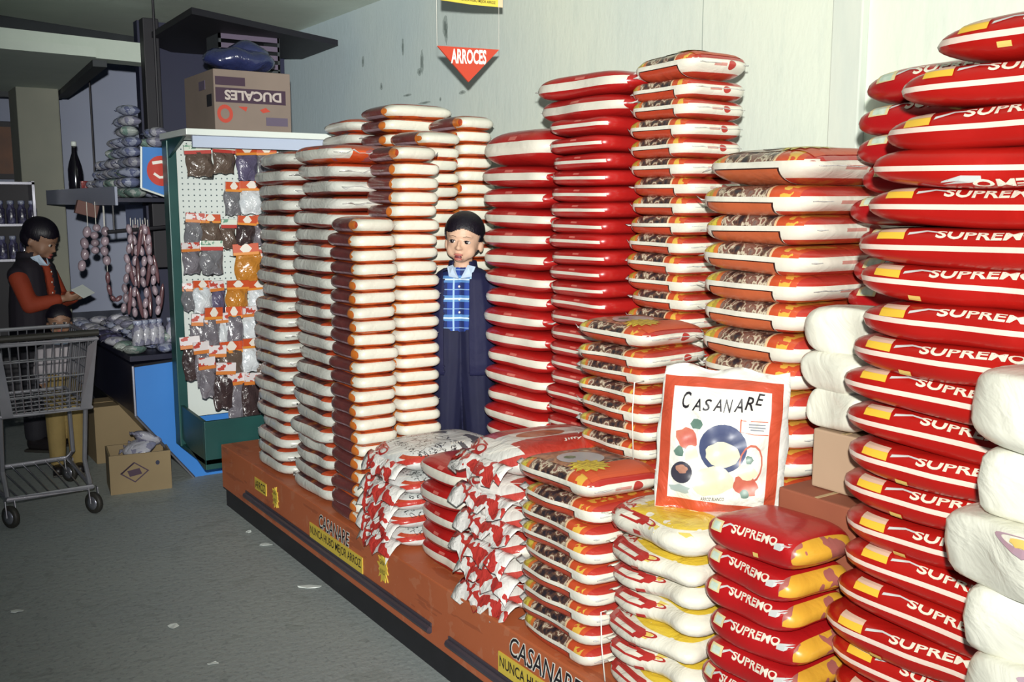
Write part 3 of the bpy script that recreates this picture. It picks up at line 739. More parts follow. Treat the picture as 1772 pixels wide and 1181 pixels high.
stack(proto_org, 'rice_bag', 1.74, 3.70, 3.44, 0.30, 1.303, 8, 0.052, 'orange rice pack', 'the back heap beside the pale bags', 'orange packs heaped at the back left', 18, kw=olens)

redk = dict(p=14.0, q=2.0, n=5.0, pinch=0.68, wob=0.0045)
stack(proto_redw, 'rice_bag', 1.760, 2.835, 2.450, 0.40, Z0, 19, 0.0655, 'red white-banded rice bag', 'the stack right of the boy', 'red bags right of the boy', 21, kw=redk, jx=0.008, jr=1.5, top=1.8, lean=lambda i, n: (0, 0.01*sin(i*.8)))
redt = dict(p=12, q=3.0, n=8, pinch=0.15, wob=0.003)
zt = stack(proto_redt, 'rice_bag', 1.765, 2.445, 2.165, 0.40, Z0, 28, 0.0465, 'red thin-striped rice bag', 'the tall red stack by the wall', 'red bags in the tall stack', 22, kw=redt, jx=0.006, jr=1)
for i in range(2):
    pr = proto_redw(0.44, 0.36, 0.068, 231+i, **redk)
    place(pr, 'rice_bag', (1.97, 2.34+0.01*i, zt-0.006+i*0.066), (0, 0, RAD(-2+5*i)), ('lower', 'upper')[i]+' of two broad red bags laid across the tall red stack', 'red bags laid across the tall stack')

cask = dict(p=14.0, q=2.0, n=6.0, pinch=0.45, wob=0.0042)
CW = 'white picture-print rice bag'
stack(proto_casflap(M_cas), 'rice_bag', 1.825, 2.14, 1.885, 0.215, Z0, 28, 0.0515, CW, 'the tallest stack by the wall', 'picture bags in the tallest stack', 31, kw=cask, jx=0.005, jy=0.006, jr=1.5, top=1.35, lean=lambda i, n: (0.006*sin(i), 0.0))
stack(proto_casflap(M_cas), 'rice_bag', 1.585, 2.06, 1.770, 0.225, Z0, 16, 0.0470, CW, 'the middle stack behind the standing bag', 'picture bags in the middle stack', 32, kw=cask, jx=0.006, jy=0.008, jr=2, top=1.3)
stack(proto_casflap(M_casb, 0.03), 'rice_bag', 1.655, 1.69, 1.365, 0.36, Z0, 18, 0.0650, CW, 'the stack beside the red column', 'picture bags beside the red column', 33, kw=dict(cask, pinch=0.5), jx=0.008, jy=0.008, jr=2, top=1.25)
stack(proto_casflap(M_cas, 0.03), 'rice_bag', 1.325, 1.955, 1.655, 0.235, Z0, 9, 0.0485, CW, 'the low front stack on the platform edge', 'picture bags on the platform edge', 34, kw=dict(cask, pinch=0.35), jx=0.006, jy=0.006, jr=1.5, top=1.4)

# big red columns on the right
supk = dict(p=13.0, q=2.2, n=5.0, pinch=0.40, wob=0.0045)
def slean(i, n): return (0.010*sin(i*.9), 0.010*sin(i*1.7)+0.001*(19-i)-{19: .045, 20: .085, 21: .12}.get(i, 0))
stack(proto_sup, 'rice_bag', 1.395, 1.075, 0.52, 0.29, Z0, 22, 0.0605, 'large red rice bag', 'the big red column at the right', 'large red bags in the front column', 41, kw=supk, jx=0.008, jy=0.012, jr=1.5, top=1.2, flips=(4,), lean=slean)
stack(proto_sups, 'rice_bag', 1.70, 1.315, 0.89, 0.28, Z0, 22, 0.0600, 'red rice bag', 'the rear red column', 'red bags in the rear column', 42, kw=supk, jx=0.006, jy=0.012, jr=2, top=1.2)
stack(proto_sups, 'rice_bag', 1.322, 1.325, 1.085, 0.18, Z0, 8, 0.0580, 'small red rice bag', 'the low pile before the cartons', 'small red bags in the low pile', 43, kw=dict(supk, p=7.5), jx=0.010, jy=0.014, jr=5, top=1.25)

# jiffy bags and red bags on the platform edge
jk = dict(p=7, q=1.9, n=5, pinch=0.2, pinx=0.3, wob=0.006)
stack(proto_jif(M_jif), 'rice_bag', 1.345, 2.262, 1.975, 0.40, Z0, 6, 0.070, 'red zigzag rice bag', 'the pile in front of the boy', 'red zigzag bags in the front pile', 51, kw=jk, jx=0.012, jy=0.008, jr=3, top=1.35)
stack(proto_jif(M_jifg), 'rice_bag', 1.345, 2.845, 2.575, 0.38, Z0, 5, 0.058, 'crumpled white rice bag', 'the low pile beside the corner stack', 'crumpled white bags in the low pile', 52, kw=jk, jx=0.012, jy=0.01, jr=3, top=1.35)
stack(proto_redw, 'rice_bag', 1.36, 2.565, 2.285, 0.34, Z0, 5, 0.062, 'red white-banded rice bag', 'the low pile between zigzag piles', 'red bags in the low front pile', 53, kw=redk, jx=0.008, jy=0.006, jr=2, top=1.2)
# white and yellow bags with a red emblem
stack(proto_roa, 'rice_bag', 1.335, 1.635, 1.345, 0.27, Z0, 7, 0.0570, 'white red-emblem rice bag', 'the pile under the standing bag', 'white emblem bags in the front pile', 54, kw=dict(p=6, q=2.2, n=5, pinch=0.15, pinx=0.3, wob=0.010), jx=0.010, jy=0.008, jr=4, top=1.3)
# white bags at the right edge of the picture
stack(proto_whitering, 'rice_bag', 1.215, 0.745, 0.30, 0.17, Z0, 9, 0.093, 'plain white rice bag', 'the white pile at right edge', 'white bags at the right edge', 56, kw=dict(p=18, q=4.0, n=8, pinch=0.02, wob=0.012), T=0.097, jx=0.012, jy=0.025, jr=6, top=1.1)

# cartons and white bags in the gap between the picture bags and the red column
carton('cardboard_carton', (1.51, 1.10, PZ), (1.645, 1.285, 0.785), 'reddish brown carton behind the small red bags', m=mat('red_card', lambda g: g.mix(g.noise(6, 3), '9c5a40', '7f4532'), 0.7))
carton('cardboard_carton', (1.565, 1.11, 0.787), (1.65, 1.250, 0.905), 'pale cardboard carton standing under the plain white bags', m=mat('pale_card', lambda g: g.mix(g.noise(6, 3), 'b79a80', 'a38a72'), 0.8))
stack(proto_white, 'rice_bag', 1.555, 1.285, 1.12, 0.095, 0.908, 3, 0.072, 'small plain white bag', 'the pile wedged beside red column', 'small white bags wedged in the gap', 57, kw=dict(p=6, q=2.4, n=4.5, pinch=0.2, wob=0.012), T=0.080, jx=0.008, jy=0.01, jr=6)

# ------------------------------------------------------------------ big standing bag
def c_bigbag(g):
    u = g.gx; v = g.gz; f = g.gy < 0.5
    n = g.noise(7, 2)*0.05-0.025
    inner = ((u+n).band(0.115, 0.845))*((v+n).band(0.10, 0.845))
    frame = ((u+n).band(0.035, 0.93))*((v+n).band(0.03, 0.915))
    return g.paint('e0dfd9', [(frame*f, 'c04f36'), (inner*f, g.mix(g.noise(4), 'dddfe0', 'ebe6d2'))])
M_big = mat('big_bag_film', c_bigbag, 0.28, wrinkle(0.7, 14, 0.010), coat=0.5)
class Big:
    W, H, T = 0.262, 0.312, 0.10
    @staticmethod
    def pt(u, v, sg, off=0.0):      # u,v in -1..1
        n = 7.0
        e = max(0.0, 1-abs(u)**n)**0.5*max(0.0, 1-abs(v)**n)**0.5
        th = Big.T/2*(0.20+0.80*(1-abs(u)**2.4))*(0.35+0.65*(1-abs(v*0.98+0.06)**3))*e
        w_ = Big.W/2*(1+0.05*(1-abs(v))-0.06*abs(v)**4*0+0.012*sin(9*v+1))
        wr = 0.0035*sin(11*u+4*v)+0.003*sin(17*v-6*u+1.0)
        return Vector((u*w_, sg*th-0.0+ (wr if sg < 0 else -wr)*(1-abs(u)**4)-(off if sg < 0 else -off), Big.H/2*(1+v)+0.006*sin(7*u)*abs(v)**3))
def big_bag():
    N = 40; V = []; F = []
    for sg in (-1, 1):
        for j in range(N+1):
            for i in range(N+1): V.append(Big.pt(-1+2*i/N, -1+2*j/N, sg))
    W_ = N+1; O = W_*W_
    for j in range(N):
        for i in range(N):
            q = (j*W_+i, j*W_+i+1, (j+1)*W_+i+1, (j+1)*W_+i); F.append(q); F.append(tuple(O+k for k in q[::-1]))
    for i in range(N):
        F.append((i+1, i, O+i, O+i+1)); F.append((N*W_+i, N*W_+i+1, O+N*W_+i+1, O+N*W_+i))
        F.append((i*W_, (i+1)*W_, O+(i+1)*W_, O+i*W_)); F.append(((i+1)*W_+N, i*W_+N, O+i*W_+N, O+(i+1)*W_+N))
    base = on_z(1232, 878, 0.745)
    t = thing('rice_sack', 'large white rice sack with orange border and black script standing upright', 'rice sack', (1.49, 1.435, 0.690), (RAD(-13), RAD(3), RAD(-46)))
    link('body', mesh_of('body', V, F, M_big, True), t)
    def dec(name, vf, x0, x1, y0, y1, m, off=0.003, lab=None):
        v, f = vf
        return link(name, mesh_of(name, [Big.pt(-1+2*(x0+(x1-x0)*a), -1+2*(y0+(y1-y0)*b), -1, off) for a, b in v], f, m, True), t, label=lab)
    def rings(rad, k, m=5):
        v = [(0.5, 0.5)]; f = []
        for q in range(1, m+1): v += [(0.5+rad[i]*q/m*cos(2*pi*i/k), 0.5+rad[i]*q/m*sin(2*pi*i/k)) for i in range(k)]
        for i in range(k):
            f.append((0, 1+i, 1+(i+1) % k))
            for q in range(m-1): f.append((1+q*k+i, 1+(q+1)*k+i, 1+(q+1)*k+(i+1) % k, 1+q*k+(i+1) % k))
        return v, f
    def disc(k=24): return rings([0.5]*k, k)
    def blob(k=16, s=1, a=0.16):
        r = random.Random(s); return rings([0.5-a*r.random() for _ in range(k)], k)
    # brand script, letters rising along an arc
    xs = 0.165
    hts = [(0.70, 0.115), (0.69, 0.085), (0.695, 0.085), (0.70, 0.085), (0.695, 0.09), (0.705, 0.09), (0.725, 0.09), (0.765, 0.085)]
    for ch, (yb, hh) in zip('CASANARE', hts):
        dec('brand_script', T2(ch, 0.012, 0.3), xs, xs+0.07, yb, yb+hh, M_black); xs += 0.081
    M_bowl = mat('bowl_print', lambda g: g.mix(g.noise(9), '2b2f4c', '5b6890'), 0.4)
    M_rice = mat('rice_print', lambda g: g.mix(g.noise(60), 'e6e0c4', 'cfcaa8'), 0.4)
    M_greenp = mat('green_print', lambda g: g.mix(g.noise(40), '3d5a50', '7d998c'), 0.4)
    M_redp = mat('red_food_print', lambda g: g.mix(g.noise(30), 'a8352c', 'd58a72'), 0.4)
    M_darkp = mat('dark_bowl_print', lambda g: g.mix(g.noise(20), '23212c', '4b4a58'), 0.4)
    M_meat = mat('meat_print', lambda g: g.mix(g.noise(60), 'c99a84', '8d5a4c'), 0.4)
    dec('picture_tomatoes', blob(14, 5), 0.14, 0.33, 0.40, 0.60, M_redp, 0.0024)
    dec('picture_leaves', blob(12, 6), 0.24, 0.36, 0.56, 0.64, M_greenp, 0.0028)
    dec('picture_bowl', disc(), 0.33, 0.69, 0.29, 0.615, M_bowl, 0.0032)
    dec('picture_rice', blob(20, 3, 0.06), 0.37, 0.65, 0.32, 0.50, M_rice, 0.0040)
    dec('picture_rice', blob(20, 4, 0.1), 0.27, 0.62, 0.12, 0.34, M_rice, 0.0044)
    dec('picture_glass', blob(12, 8, 0.05), 0.22, 0.33, 0.32, 0.46, M_rice, 0.0044)
    dec('picture_bottle', blob(8, 9), 0.135, 0.22, 0.36, 0.45, M_greenp, 0.0030)
    dec('picture_dark_bowl', disc(), 0.125, 0.29, 0.19, 0.34, M_darkp, 0.0048)
    dec('picture_meat', blob(14, 11), 0.15, 0.265, 0.255, 0.325, M_meat, 0.0056)
    dec('picture_basket', ring2(0, 0, 1, 1, 0.12), 0.64, 0.82, 0.24, 0.50, M_redp, 0.0036)
    dec('picture_basket', blob(16, 12), 0.58, 0.82, 0.14, 0.30, M_redp, 0.0040)
    dec('picture_rice', blob(16, 13), 0.62, 0.80, 0.25, 0.37, M_rice, 0.0048)
    dec('picture_leaves', blob(12, 14), 0.68, 0.75, 0.36, 0.43, M_greenp, 0.0052)
    dec('picture_leaves', blob(12, 15), 0.10, 0.30, 0.115, 0.185, mat('grey_green_print', 'a3b0ac', 0.4), 0.0040)
    dec('picture_leaves', blob(12, 16), 0.66, 0.74, 0.13, 0.20, M_greenp, 0.0056)
    dec('info_panel', join2(bar2([(0, 1), (0, .1), (.5, 0), (1, .05)], .05), bar2([(0.0, .9), (1, .98)], .05)), 0.63, 0.84, 0.565, 0.66, M_orangeink, 0.0032)
    dec('info_text', join2(bar2([(0, .8), (1, .9)], .16), bar2([(0, .45), (1, .5)], .16), bar2([(0.1, .1), (.9, .15)], .16)), 0.69, 0.82, 0.59, 0.64, mat('grey_ink', '8c929c', 0.5), 0.0032)
    dec('footer_text', T2('ARROZ BLANCO', 0.005, 0.1), 0.37, 0.55, 0.10, 0.122, M_black, 0.0050)
big_bag()
# loose white cord hanging from the rear stack
ca, cb = on_x(1098, 662, 1.56), on_x(1096, 800, 1.57)
cc = MB().tube([ca+Vector((0.03, 0, 0.0)), ca, ca.lerp(cb, .4)+Vector((-.003, .003, 0)), cb], 0.0016, 6).obj('cord', M_whiteink, smooth=True)
tag(cc, 'thin white cord hanging down left of the standing rice sack', 'cord')
ca, cb = on_x(1040, 1060, 1.305), on_x(1047, 1180, 1.303)
cc = MB().tube([ca+Vector((0.015, 0, 0.0)), ca, ca.lerp(cb, .5)+Vector((-.002, .002, 0)), cb], 0.0016, 6).obj('cord', M_whiteink, smooth=True)
tag(cc, 'thin white cord dangling beside the low front stack at the platform edge', 'cord')

# ------------------------------------------------------------------ hanging signs
M_sign = mat('red_sign_board', 'c8452f', 0.4)
sY = 2.95
a_, b_, c_ = on_y(757, 79, sY), on_y(864, 86, sY), on_y(811, 142, sY)
st = thing('hanging_sign', 'red triangular hanging sign with white ARROCES lettering', 'sign', c_)
def rel(p): return Vector(p)-c_
MB().prism([rel(a_), rel(c_), rel(b_)], (0, 0.006, 0)).obj('board', M_sign, st)
for p, q in ((a_, b_), (b_, c_), (c_, a_)):
    pass
e_ = Vector((0, -0.002, 0))
o_ = on_y(780, 110, sY); x_ = on_y(841, 112, sY)-o_
flat_text('lettering', 'ARROCES', rel(o_)+e_, x_, Vector((0, 0, 0.049)), M_whiteink, st, 0.035, 0.03)
for p in (a_, b_):
    MB().tube([rel(p)+Vector((0, .003, -.002)), rel((p.x, p.y+.003, ZC))], 0.0006, 5).obj('thread', M_whiteink, st)
a_, b_, c2, d2 = on_y(763, -90, sY), on_y(870, -90, sY), on_y(870, 13, sY), on_y(763, 0, sY)
c_ = d2.copy()
st = thing('hanging_sign', 'yellow edged hanging poster cut by the top of the picture', 'sign', c_)
def c_poster(g): return g.paint('e6cf4e', [((g.gz > 0.24)*(g.gx.band(0.08, 0.90)), g.mix(g.noise(6), '6f7a8c', '9aa4ae')), (g.gx > 0.92, 'e8c9a4')])
MB().prism([rel(a_), rel(d2), rel((d2+c2)/2-Vector((0, 0, .003))), rel(c2), rel(b_)], (0, 0.004, 0)).obj('board', mat('poster_print', c_poster, 0.4), st)
o_ = on_y(795, 2, sY); x_ = on_y(857, 9, sY)-o_
flat_text('lettering', 'NUNCA HUBO MEJOR ARROZ', rel(o_)+e_, x_, Vector((0, 0, 0.012)), M_black, st, 0.01)
for p in (a_, b_):
    MB().tube([rel(p)+Vector((0, .002, -.002)), rel((p.x, p.y+.002, ZC))], 0.0006, 5).obj('thread', M_whiteink, st)

# ------------------------------------------------------------------ pegboard display
M_green = mat('green_metal', lambda g: g.mix(g.noise(8, 3), '1f5450', '163f40'), 0.4, metal=0.1)
def c_peg(g):
    fx = ((g.ox*38).frac()-0.5).abs(); fz = ((g.oz*38).frac()-0.5).abs()
    hole = ((fx*fx+fz*fz).sqrt() < 0.13)*(g.oz > 0.55)
    return g.paint('d6dedb', [(hole, '4a5a60')])
M_peg = mat('white_pegboard', c_peg, 0.5)
M_lip = mat('white_enamel', 'dfe6e2', 0.4)
DX0, DX1, DYF, DYB = 1.245, 1.95, 4.29, 4.70
dt = thing('pegboard_stand', 'tall green display stand with white pegboard back and hanging packets', 'display stand', (DX0, DYB, 0))
def dp(mb, name, m, **k):
    for v in mb.v: v -= Vector((DX0, DYB, 0))
    return mb.obj(name, m, dt, **k)
dp(MB().box((DX0-0.01, DYB-0.05, 0.20), (DX0+0.035, DYB+0.03, 1.63), 0.004), 'upright', M_green)
dp(MB().box((DX1-0.03, DYB-0.05, 0.0), (DX1+0.01, DYB+0.03, 1.63), 0.004), 'upright', M_green)
dp(MB().box((DX0+0.03, DYB-0.012, 0.33), (DX1-0.03, DYB+0.012, 1.63)), 'pegboard', M_peg)
dp(MB().box((DX0-0.015, DYF+0.02, 1.635), (DX1+0.02, DYB+0.04, 1.662), 0.003), 'top_shelf', M_lip)
dp(MB().box((DX0+0.02, DYF+0.05, 1.585), (DX1-0.02, DYF+0.065, 1.634)), 'light_pelmet', mat('pale_blue_enamel', 'b9c4da', 0.4))
dp(MB().prism([(DX0-0.004, DYF+0.10, 1.634), (DX0-0.004, DYB-0.05, 1.634), (DX0-0.004, DYB-0.05, 1.55)], (0.012, 0, 0)), 'shelf_bracket', M_green)
# tray: floor, front and ends
dp(MB().box((DX0, DYF, 0.19), (DX1, DYB, 0.21)), 'tray_base', M_green)
dp(MB().box((DX0, DYF, 0.165), (DX1, DYF+0.02, 0.385), 0.003), 'tray_front', M_green)
dp(MB().prism([(DX0, DYF+0.02, 0.165), (DX0, DYB, 0.25), (DX0, DYB, 0.40), (DX0, DYF+0.02, 0.385)], (0.015, 0, 0)), 'tray_end', M_green)
dp(MB().prism([(DX1-0.015, DYF+0.02, 0.165), (DX1-0.015, DYB, 0.25), (DX1-0.015, DYB, 0.40), (DX1-0.015, DYF+0.02, 0.385)], (0.015, 0, 0)), 'tray_end', M_green)
dp(MB().box((DX0+0.36, DYB-0.3, 0.0), (DX0+0.40, DYB+0.03, 0.19)), 'foot', M_green)
dp(MB().box((DX1-0.03, DYB-0.3, 0.0), (DX1+0.01, DYB+0.03, 0.05)), 'foot', M_green)
for px, py in ((350, 310), (400, 444), (350, 473), (372, 258)):
    p = on_y(px, py, DYB-0.02)
    dp(MB().tube([p, p+Vector((0.0, -0.16, 0.0)), p+Vector((0, -0.17, 0.015))], 0.003, 6), 'hook', M_plinth)
# packets
PK = {}
def pk_mats(k):
    cols = dict(brown=('6f5f56', '54473f'), purple=('4a4560', '6b6580'), white=('dde0e2', 'b9c2cc'), grey=('5d5c60', '85858c'), gold=('c98a3a', 'a86a28'), silver=('8f8b94', '4a444c'), dark=('4a3a3a', '2f272b'))
    a, b = cols[k]
    return mat('packet_'+k, lambda g: g.mix(g.noise(22, 3), a, b), 0.18, wrinkle(0.9, 34, 0.008), coat=0.6)
HD = dict(red=lambda g: g.paint('c4502c', [((g.gx-0.5).abs()+(g.gz-0.55).abs()*0.4 < 0.24, 'e3dcd2'), (g.gz < 0.25, 'd98a3a')]),
          green=lambda g: g.paint('d5ddd0', [(g.gz < 0.38, 'b8413a'), ((g.gz > 0.55)*(g.noise(60) > 0.52), '6f9a84')]),
          white=lambda g: g.paint('d9d2d4', [(g.noise(40) > 0.56, 'b9483c'), (g.gz < 0.3, 'cc7a3a')]))
def packet(px, py, w_, h_, body, head, row, k, yy, slim=False):
    c = on_y(px, py, yy); W_ = w_/1700*4.35; H_ = h_/1700*4.35
    rnd = random.Random(px*7+py)
    hw = dict(red='orange-red', green='green and white', white='pale printed')[head]
    bw = dict(brown='brown', purple='dark purple', white='white', grey='grey', gold='golden', silver='shiny silver', dark='dark brown')[body]
    t = thing('snack_packet', f'{bw} packet with {hw} header, {ORD[k]} from left in the {row} pegboard row', 'packet', (c.x, yy, c.z-H_/2), (0, 0, RAD(rnd.uniform(-10, 10))), 'packets on the pegboard')
    V = []; F = []; N, M = 8, 10; T = 0.045 if not slim else 0.03
    for sg in (-1, 1):
        for j in range(M+1):
            v = j/M
            for i in range(N+1):
                u = -1+2*i/N
                e = (1-abs(u)**3)*(sin(pi*min(1, v*1.12))**0.6 if 0 < v < 0.89 else 0)
                hw_ = W_/2*(0.92+0.10*sin(pi*(1-v)))
                V.append((u*hw_+0.004*sin(7*v+px), sg*T/2*e+0.004*sin(5*u+9*v+py), v*H_*0.8+0.004*sin(6*u+px)))
    W2 = N+1; O = W2*(M+1)
    for j in range(M):
        for i in range(N):
            q = (j*W2+i, j*W2+i+1, (j+1)*W2+i+1, (j+1)*W2+i); F += [q, tuple(O+z for z in q[::-1])]
    for i in range(N): F += [(i+1, i, O+i, O+i+1), (M*W2+i, M*W2+i+1, O+M*W2+i+1, O+M*W2+i)]
    for j in range(M): F += [(j*W2, (j+1)*W2, O+(j+1)*W2, O+j*W2), ((j+1)*W2+N, j*W2+N, O+j*W2+N, O+(j+1)*W2+N)]
    link('pouch', mesh_of('pouch', V, F, pk_mats(body), True), t)
    hh = min(0.055, H_*0.3)
    MB().box((-W_*0.50, -0.008, H_*0.80-0.01), (W_*0.50, 0.004, H_*0.80-0.01+hh), 0.001).obj('header_card', mat('header_'+head, HD[head], 0.35, coat=0.4), t, rot=(RAD(rnd.uniform(-6, 6)), RAD(rnd.uniform(-4, 4)), 0))
rows = [('top', 4.50, [(345, 279, 46, 54, 'brown', 'green'), (387, 276, 42, 50, 'brown', 'green'), (428, 283, 42, 62, 'purple', 'red'), (464, 283, 36, 62, 'grey', 'red')]),
 ('second', 4.52, [(402, 345, 30, 58, 'grey', 'red'), (436, 343, 44, 58, 'white', 'red'), (468, 346, 30, 56, 'silver', 'white')]),
 ('third', 4.50, [(336, 398, 34, 56, 'grey', 'white'), (364, 398, 36, 52, 'brown', 'red'), (395, 406, 28, 52, 'brown', 'green'), (424, 402, 34, 56, 'dark', 'red'), (454, 400, 34, 54, 'silver', 'red')]),
 ('fourth', 4.48, [(332, 448, 34, 54, 'silver', 'white'), (366, 447, 40, 58, 'grey', 'green'), (429, 457, 46, 68, 'gold', 'red'), (463, 462, 30, 60, 'dark', 'white')]),
 ('fifth', 4.47, [(328, 515, 26, 48, 'grey', 'white'), (351, 515, 34, 56, 'white', 'red'), (378, 518, 26, 62, 'purple', 'white'), (410, 512, 40, 54, 'gold', 'red'), (450, 513, 46, 56, 'white', 'red')]),
 ('sixth', 4.44, [(342, 585, 28, 84, 'silver', 'white'), (366, 575, 32, 92, 'silver', 'red'), (386, 572, 22, 60, 'white', 'white'), (406, 570, 30, 76, 'silver', 'red'), (440, 562, 44, 64, 'white', 'white'), (468, 560, 30, 50, 'dark', 'red')]),
 ('seventh', 4.40, [(334, 622, 34, 76, 'dark', 'white'), (352, 632, 28, 80, 'silver', 'white'), (374, 640, 30, 90, 'dark', 'white'), (402, 628, 42, 70, 'brown', 'red'), (436, 615, 40, 60, 'white', 'red'), (462, 640, 40, 60, 'brown', 'red')]),
 ('lowest', 4.37, [(360, 655, 30, 70, 'silver', 'white'), (386, 668, 34, 84, 'dark', 'white'), (412, 688, 36, 92, 'silver', 'white'), (434, 690, 34, 96, 'dark', 'white'), (458, 700, 34, 90, 'silver', 'white')])]
for row, yy, L_ in rows:
    for k, (px, py, w_, h_, bd, hd) in enumerate(L_): packet(px, py, w_, h_, bd, hd, row, k+1, yy-0.012*(k % 2), slim=h_ > 74)

# carton with upside-down print on the stand
dz0 = 1.664
A = on_z(365, 229, dz0); 
bx0, by0 = 1.372, 4.36
bx1, by1, bz1 = 1.722, 4.80, 1.925
ct = thing('printed_carton', 'brown carton with upside-down purple DUCALES print on top of the pegboard stand', 'box', (bx0, by0, dz0))
M_carton2 = mat('carton_board', lambda g: g.mix(g.noise(6, 3), '8a7a70', '776a62'), 0.75)
MB().box((0, 0, 0), (bx1-bx0, by1-by0, bz1-dz0), 0.004).obj('carton_body', M_carton2, ct)
W_, H_ = bx1-bx0, bz1-dz0
M_purp = mat('purple_print', '3a2338', 0.6); M_greyp = mat('grey_print2', '5c5166', 0.6); M_lett = mat('carton_letter', 'b7aba6', 0.6); M_redc = mat('carton_red', 'b8402f', 0.6)
def cp(name, x0, z0, x1, z1, m): MB().box((x0*W_, -0.0015, z0*H_), (x1*W_, 0.0, z1*H_)).obj(name, m, ct)
cp('print_band', .02, .46, .93, .70, M_purp); cp('print_band', .02, .74, .40, .88, M_purp); cp('print_patch', .66, .10, .95, .24, M_greyp)
flat_text('lettering', 'DUCALES', (.87*W_, -0.0028, .665*H_), (-.74*W_, 0, 0), (0, 0, -.165*H_), M_lett, ct, 0.035)
rv, rf = ring2(0, 0, 1, 1, 0.42, 20)
link('emblem', mesh_of('emblem', [(0.03*W_+0.20*W_*a, -0.002, (.12+.30*b)*H_) for a, b in rv], rf, M_redc), ct)
link('emblem', mesh_of('emblem', [(x*W_, -0.002, z*H_) for x, z in ((.30, .40), (.42, .40), (.40, .32), (.58, .36), (.66, .40), (.72, .34), (.62, .31))], [(0, 2, 1), (3, 6, 5, 4)], M_redc), ct)
MB().box((-0.002, .03, .40*H_), (0.0, .10, .60*H_)).obj('hand_hole', M_dark, ct)
MB().box((-0.002, .12, .70*H_), (0.0, .21, .85*H_)).obj('print_patch', M_greyp, ct)
# plastic wrapped bundle on the carton
pb = MB(); pb.ell((0, 0, 0.055), (0.165, 0.10, 0.055), u=24, v=12); pb.ell((0.05, 0.03, 0.10), (0.10, 0.07, 0.045), u=20, v=10)
for v in pb.v: v.z = max(0.0, v.z+0.010*sin(40*v.x)*sin(35*v.y+1))
M_blueplastic = mat('blue_plastic_wrap', lambda g: g.mix(g.noise(10, 3), '1b2044', '343c68'), 0.2, wrinkle(0.8, 18, 0.01), coat=0.7)
tag(pb.obj('wrapped_bundle', M_blueplastic, smooth=True, loc=(1.53, 4.48, 1.927)), 'dark blue plastic wrapped bundle lying on the brown carton', 'bundle')
mg = thing('storage_crate', 'dim grey see-through crate hung under the loft board above the carton', 'crate', (1.80, 5.2, 2.02))
for k in range(4): MB().box((-0.16, -0.10, 0.02+k*0.045), (0.16, -0.09, 0.045+k*0.045)).obj('slat', M_greyp, mg)
for sx in (-0.16, 0.15): MB().box((sx, -0.10, 0), (sx+0.012, 0.10, 0.18)).obj('side', M_beam, mg)
MB().box((-0.16, -0.10, 0), (0.16, 0.10, 0.012)).obj('base', M_beam, mg)

# ------------------------------------------------------------------ deli counter on the left
M_blue = mat('blue_panel', lambda g: g.mix(g.noise(3, 2), '3f86d6', '3578c8'), 0.4)
M_cdark = mat('counter_dark', lambda g: g.mix(g.noise(6, 2), '191a2c', '22243a'), 0.35)
M_alum = mat('aluminium', '9a9aa4', 0.3, metal=0.8)
CY0, CY1 = 4.80, 7.0
def cpt(px, py): p = on_y(px, py, CY0); return (p.x, p.z)
pr_ = [cpt(231, 634), cpt(236, 720), (cpt(345, 848)[0]-0.02, 0.0), (1.62, 0.0), (1.62, 0.61)]
ctr = thing('deli_counter', 'dark deli counter with bright blue slanted end panel', 'counter', (1.3, CY0, 0))
def cq(mb, name, m, **k):
    for v in mb.v: v -= Vector((1.3, CY0, 0))
    return mb.obj(name, m, ctr, **k)
cq(MB().prism([(x, CY0+0.02, z) for x, z in pr_][::-1], (0, CY1-CY0, 0)), 'cabinet', M_cdark)
cq(MB().prism([(x, CY0, z) for x, z in pr_][::-1], (0, 0.018, 0)), 'end_panel', M_blue)
for i in (0, 1):
    (xa, za), (xb, zb) = pr_[i], pr_[i+1]
    cq(MB().tube([(xa-.004, CY0-.004, za), (xb-.004, CY0-.004, zb)], 0.007, 6), 'edge_trim', M_alum)
cq(MB().tube([(pr_[0][0], CY0-.004, pr_[0][1]), (1.6, CY0-.004, 0.615)], 0.007, 6), 'edge_trim', M_plinth)
cq(MB().box((pr_[0][0]-0.01, CY0+0.02, 0.60), (1.62, CY1, 0.625)), 'worktop', M_cdark)
# overhead shelf
SX0, SZ = 1.10, 1.37
sh = thing('overhead_shelf', 'long overhead shelf with pale front edge above the deli counter', 'shelf', (SX0, CY0, SZ))
for v in [0]:
    MB().box((0, 0.25, -0.02), (0.50, 2.2, 0.0)).obj('shelf_board', M_cdark, sh)
    MB().box((-0.012, 0.25, -0.035), (0.0, 2.2, 0.055)).obj('front_edge', mat('shelf_edge', '9aa0b4', 0.4), sh)
    MB().box((-0.012, 2.2, -0.035), (0.50, 2.21, 0.055)).obj('end_edge', mat('shelf_edge', '9aa0b4', 0.4), sh)
    for yy in (0.4, 2.0): MB().tube([(0.25, yy, 0), (0.25, yy, 1.03)], 0.006, 6).obj('hanger_rod', M_dark, sh)
# pale panel behind the counter
bp = thing('back_panel', 'pale blue panel behind the hanging sausages', 'panel', (1.638, 4.9, 0))
MB().box((0, 0, 0.0), (0.02, 2.4, 1.33)).obj('panel_sheet', mat('pale_blue_sheet', lambda g: g.mix(g.noise(4), '8f9cc6', '7f8cb8'), 0.5), bp)
MB().box((-0.012, 0, 0.63), (0.0, 2.4, 0.66)).obj('panel_trim', M_alum, bp)
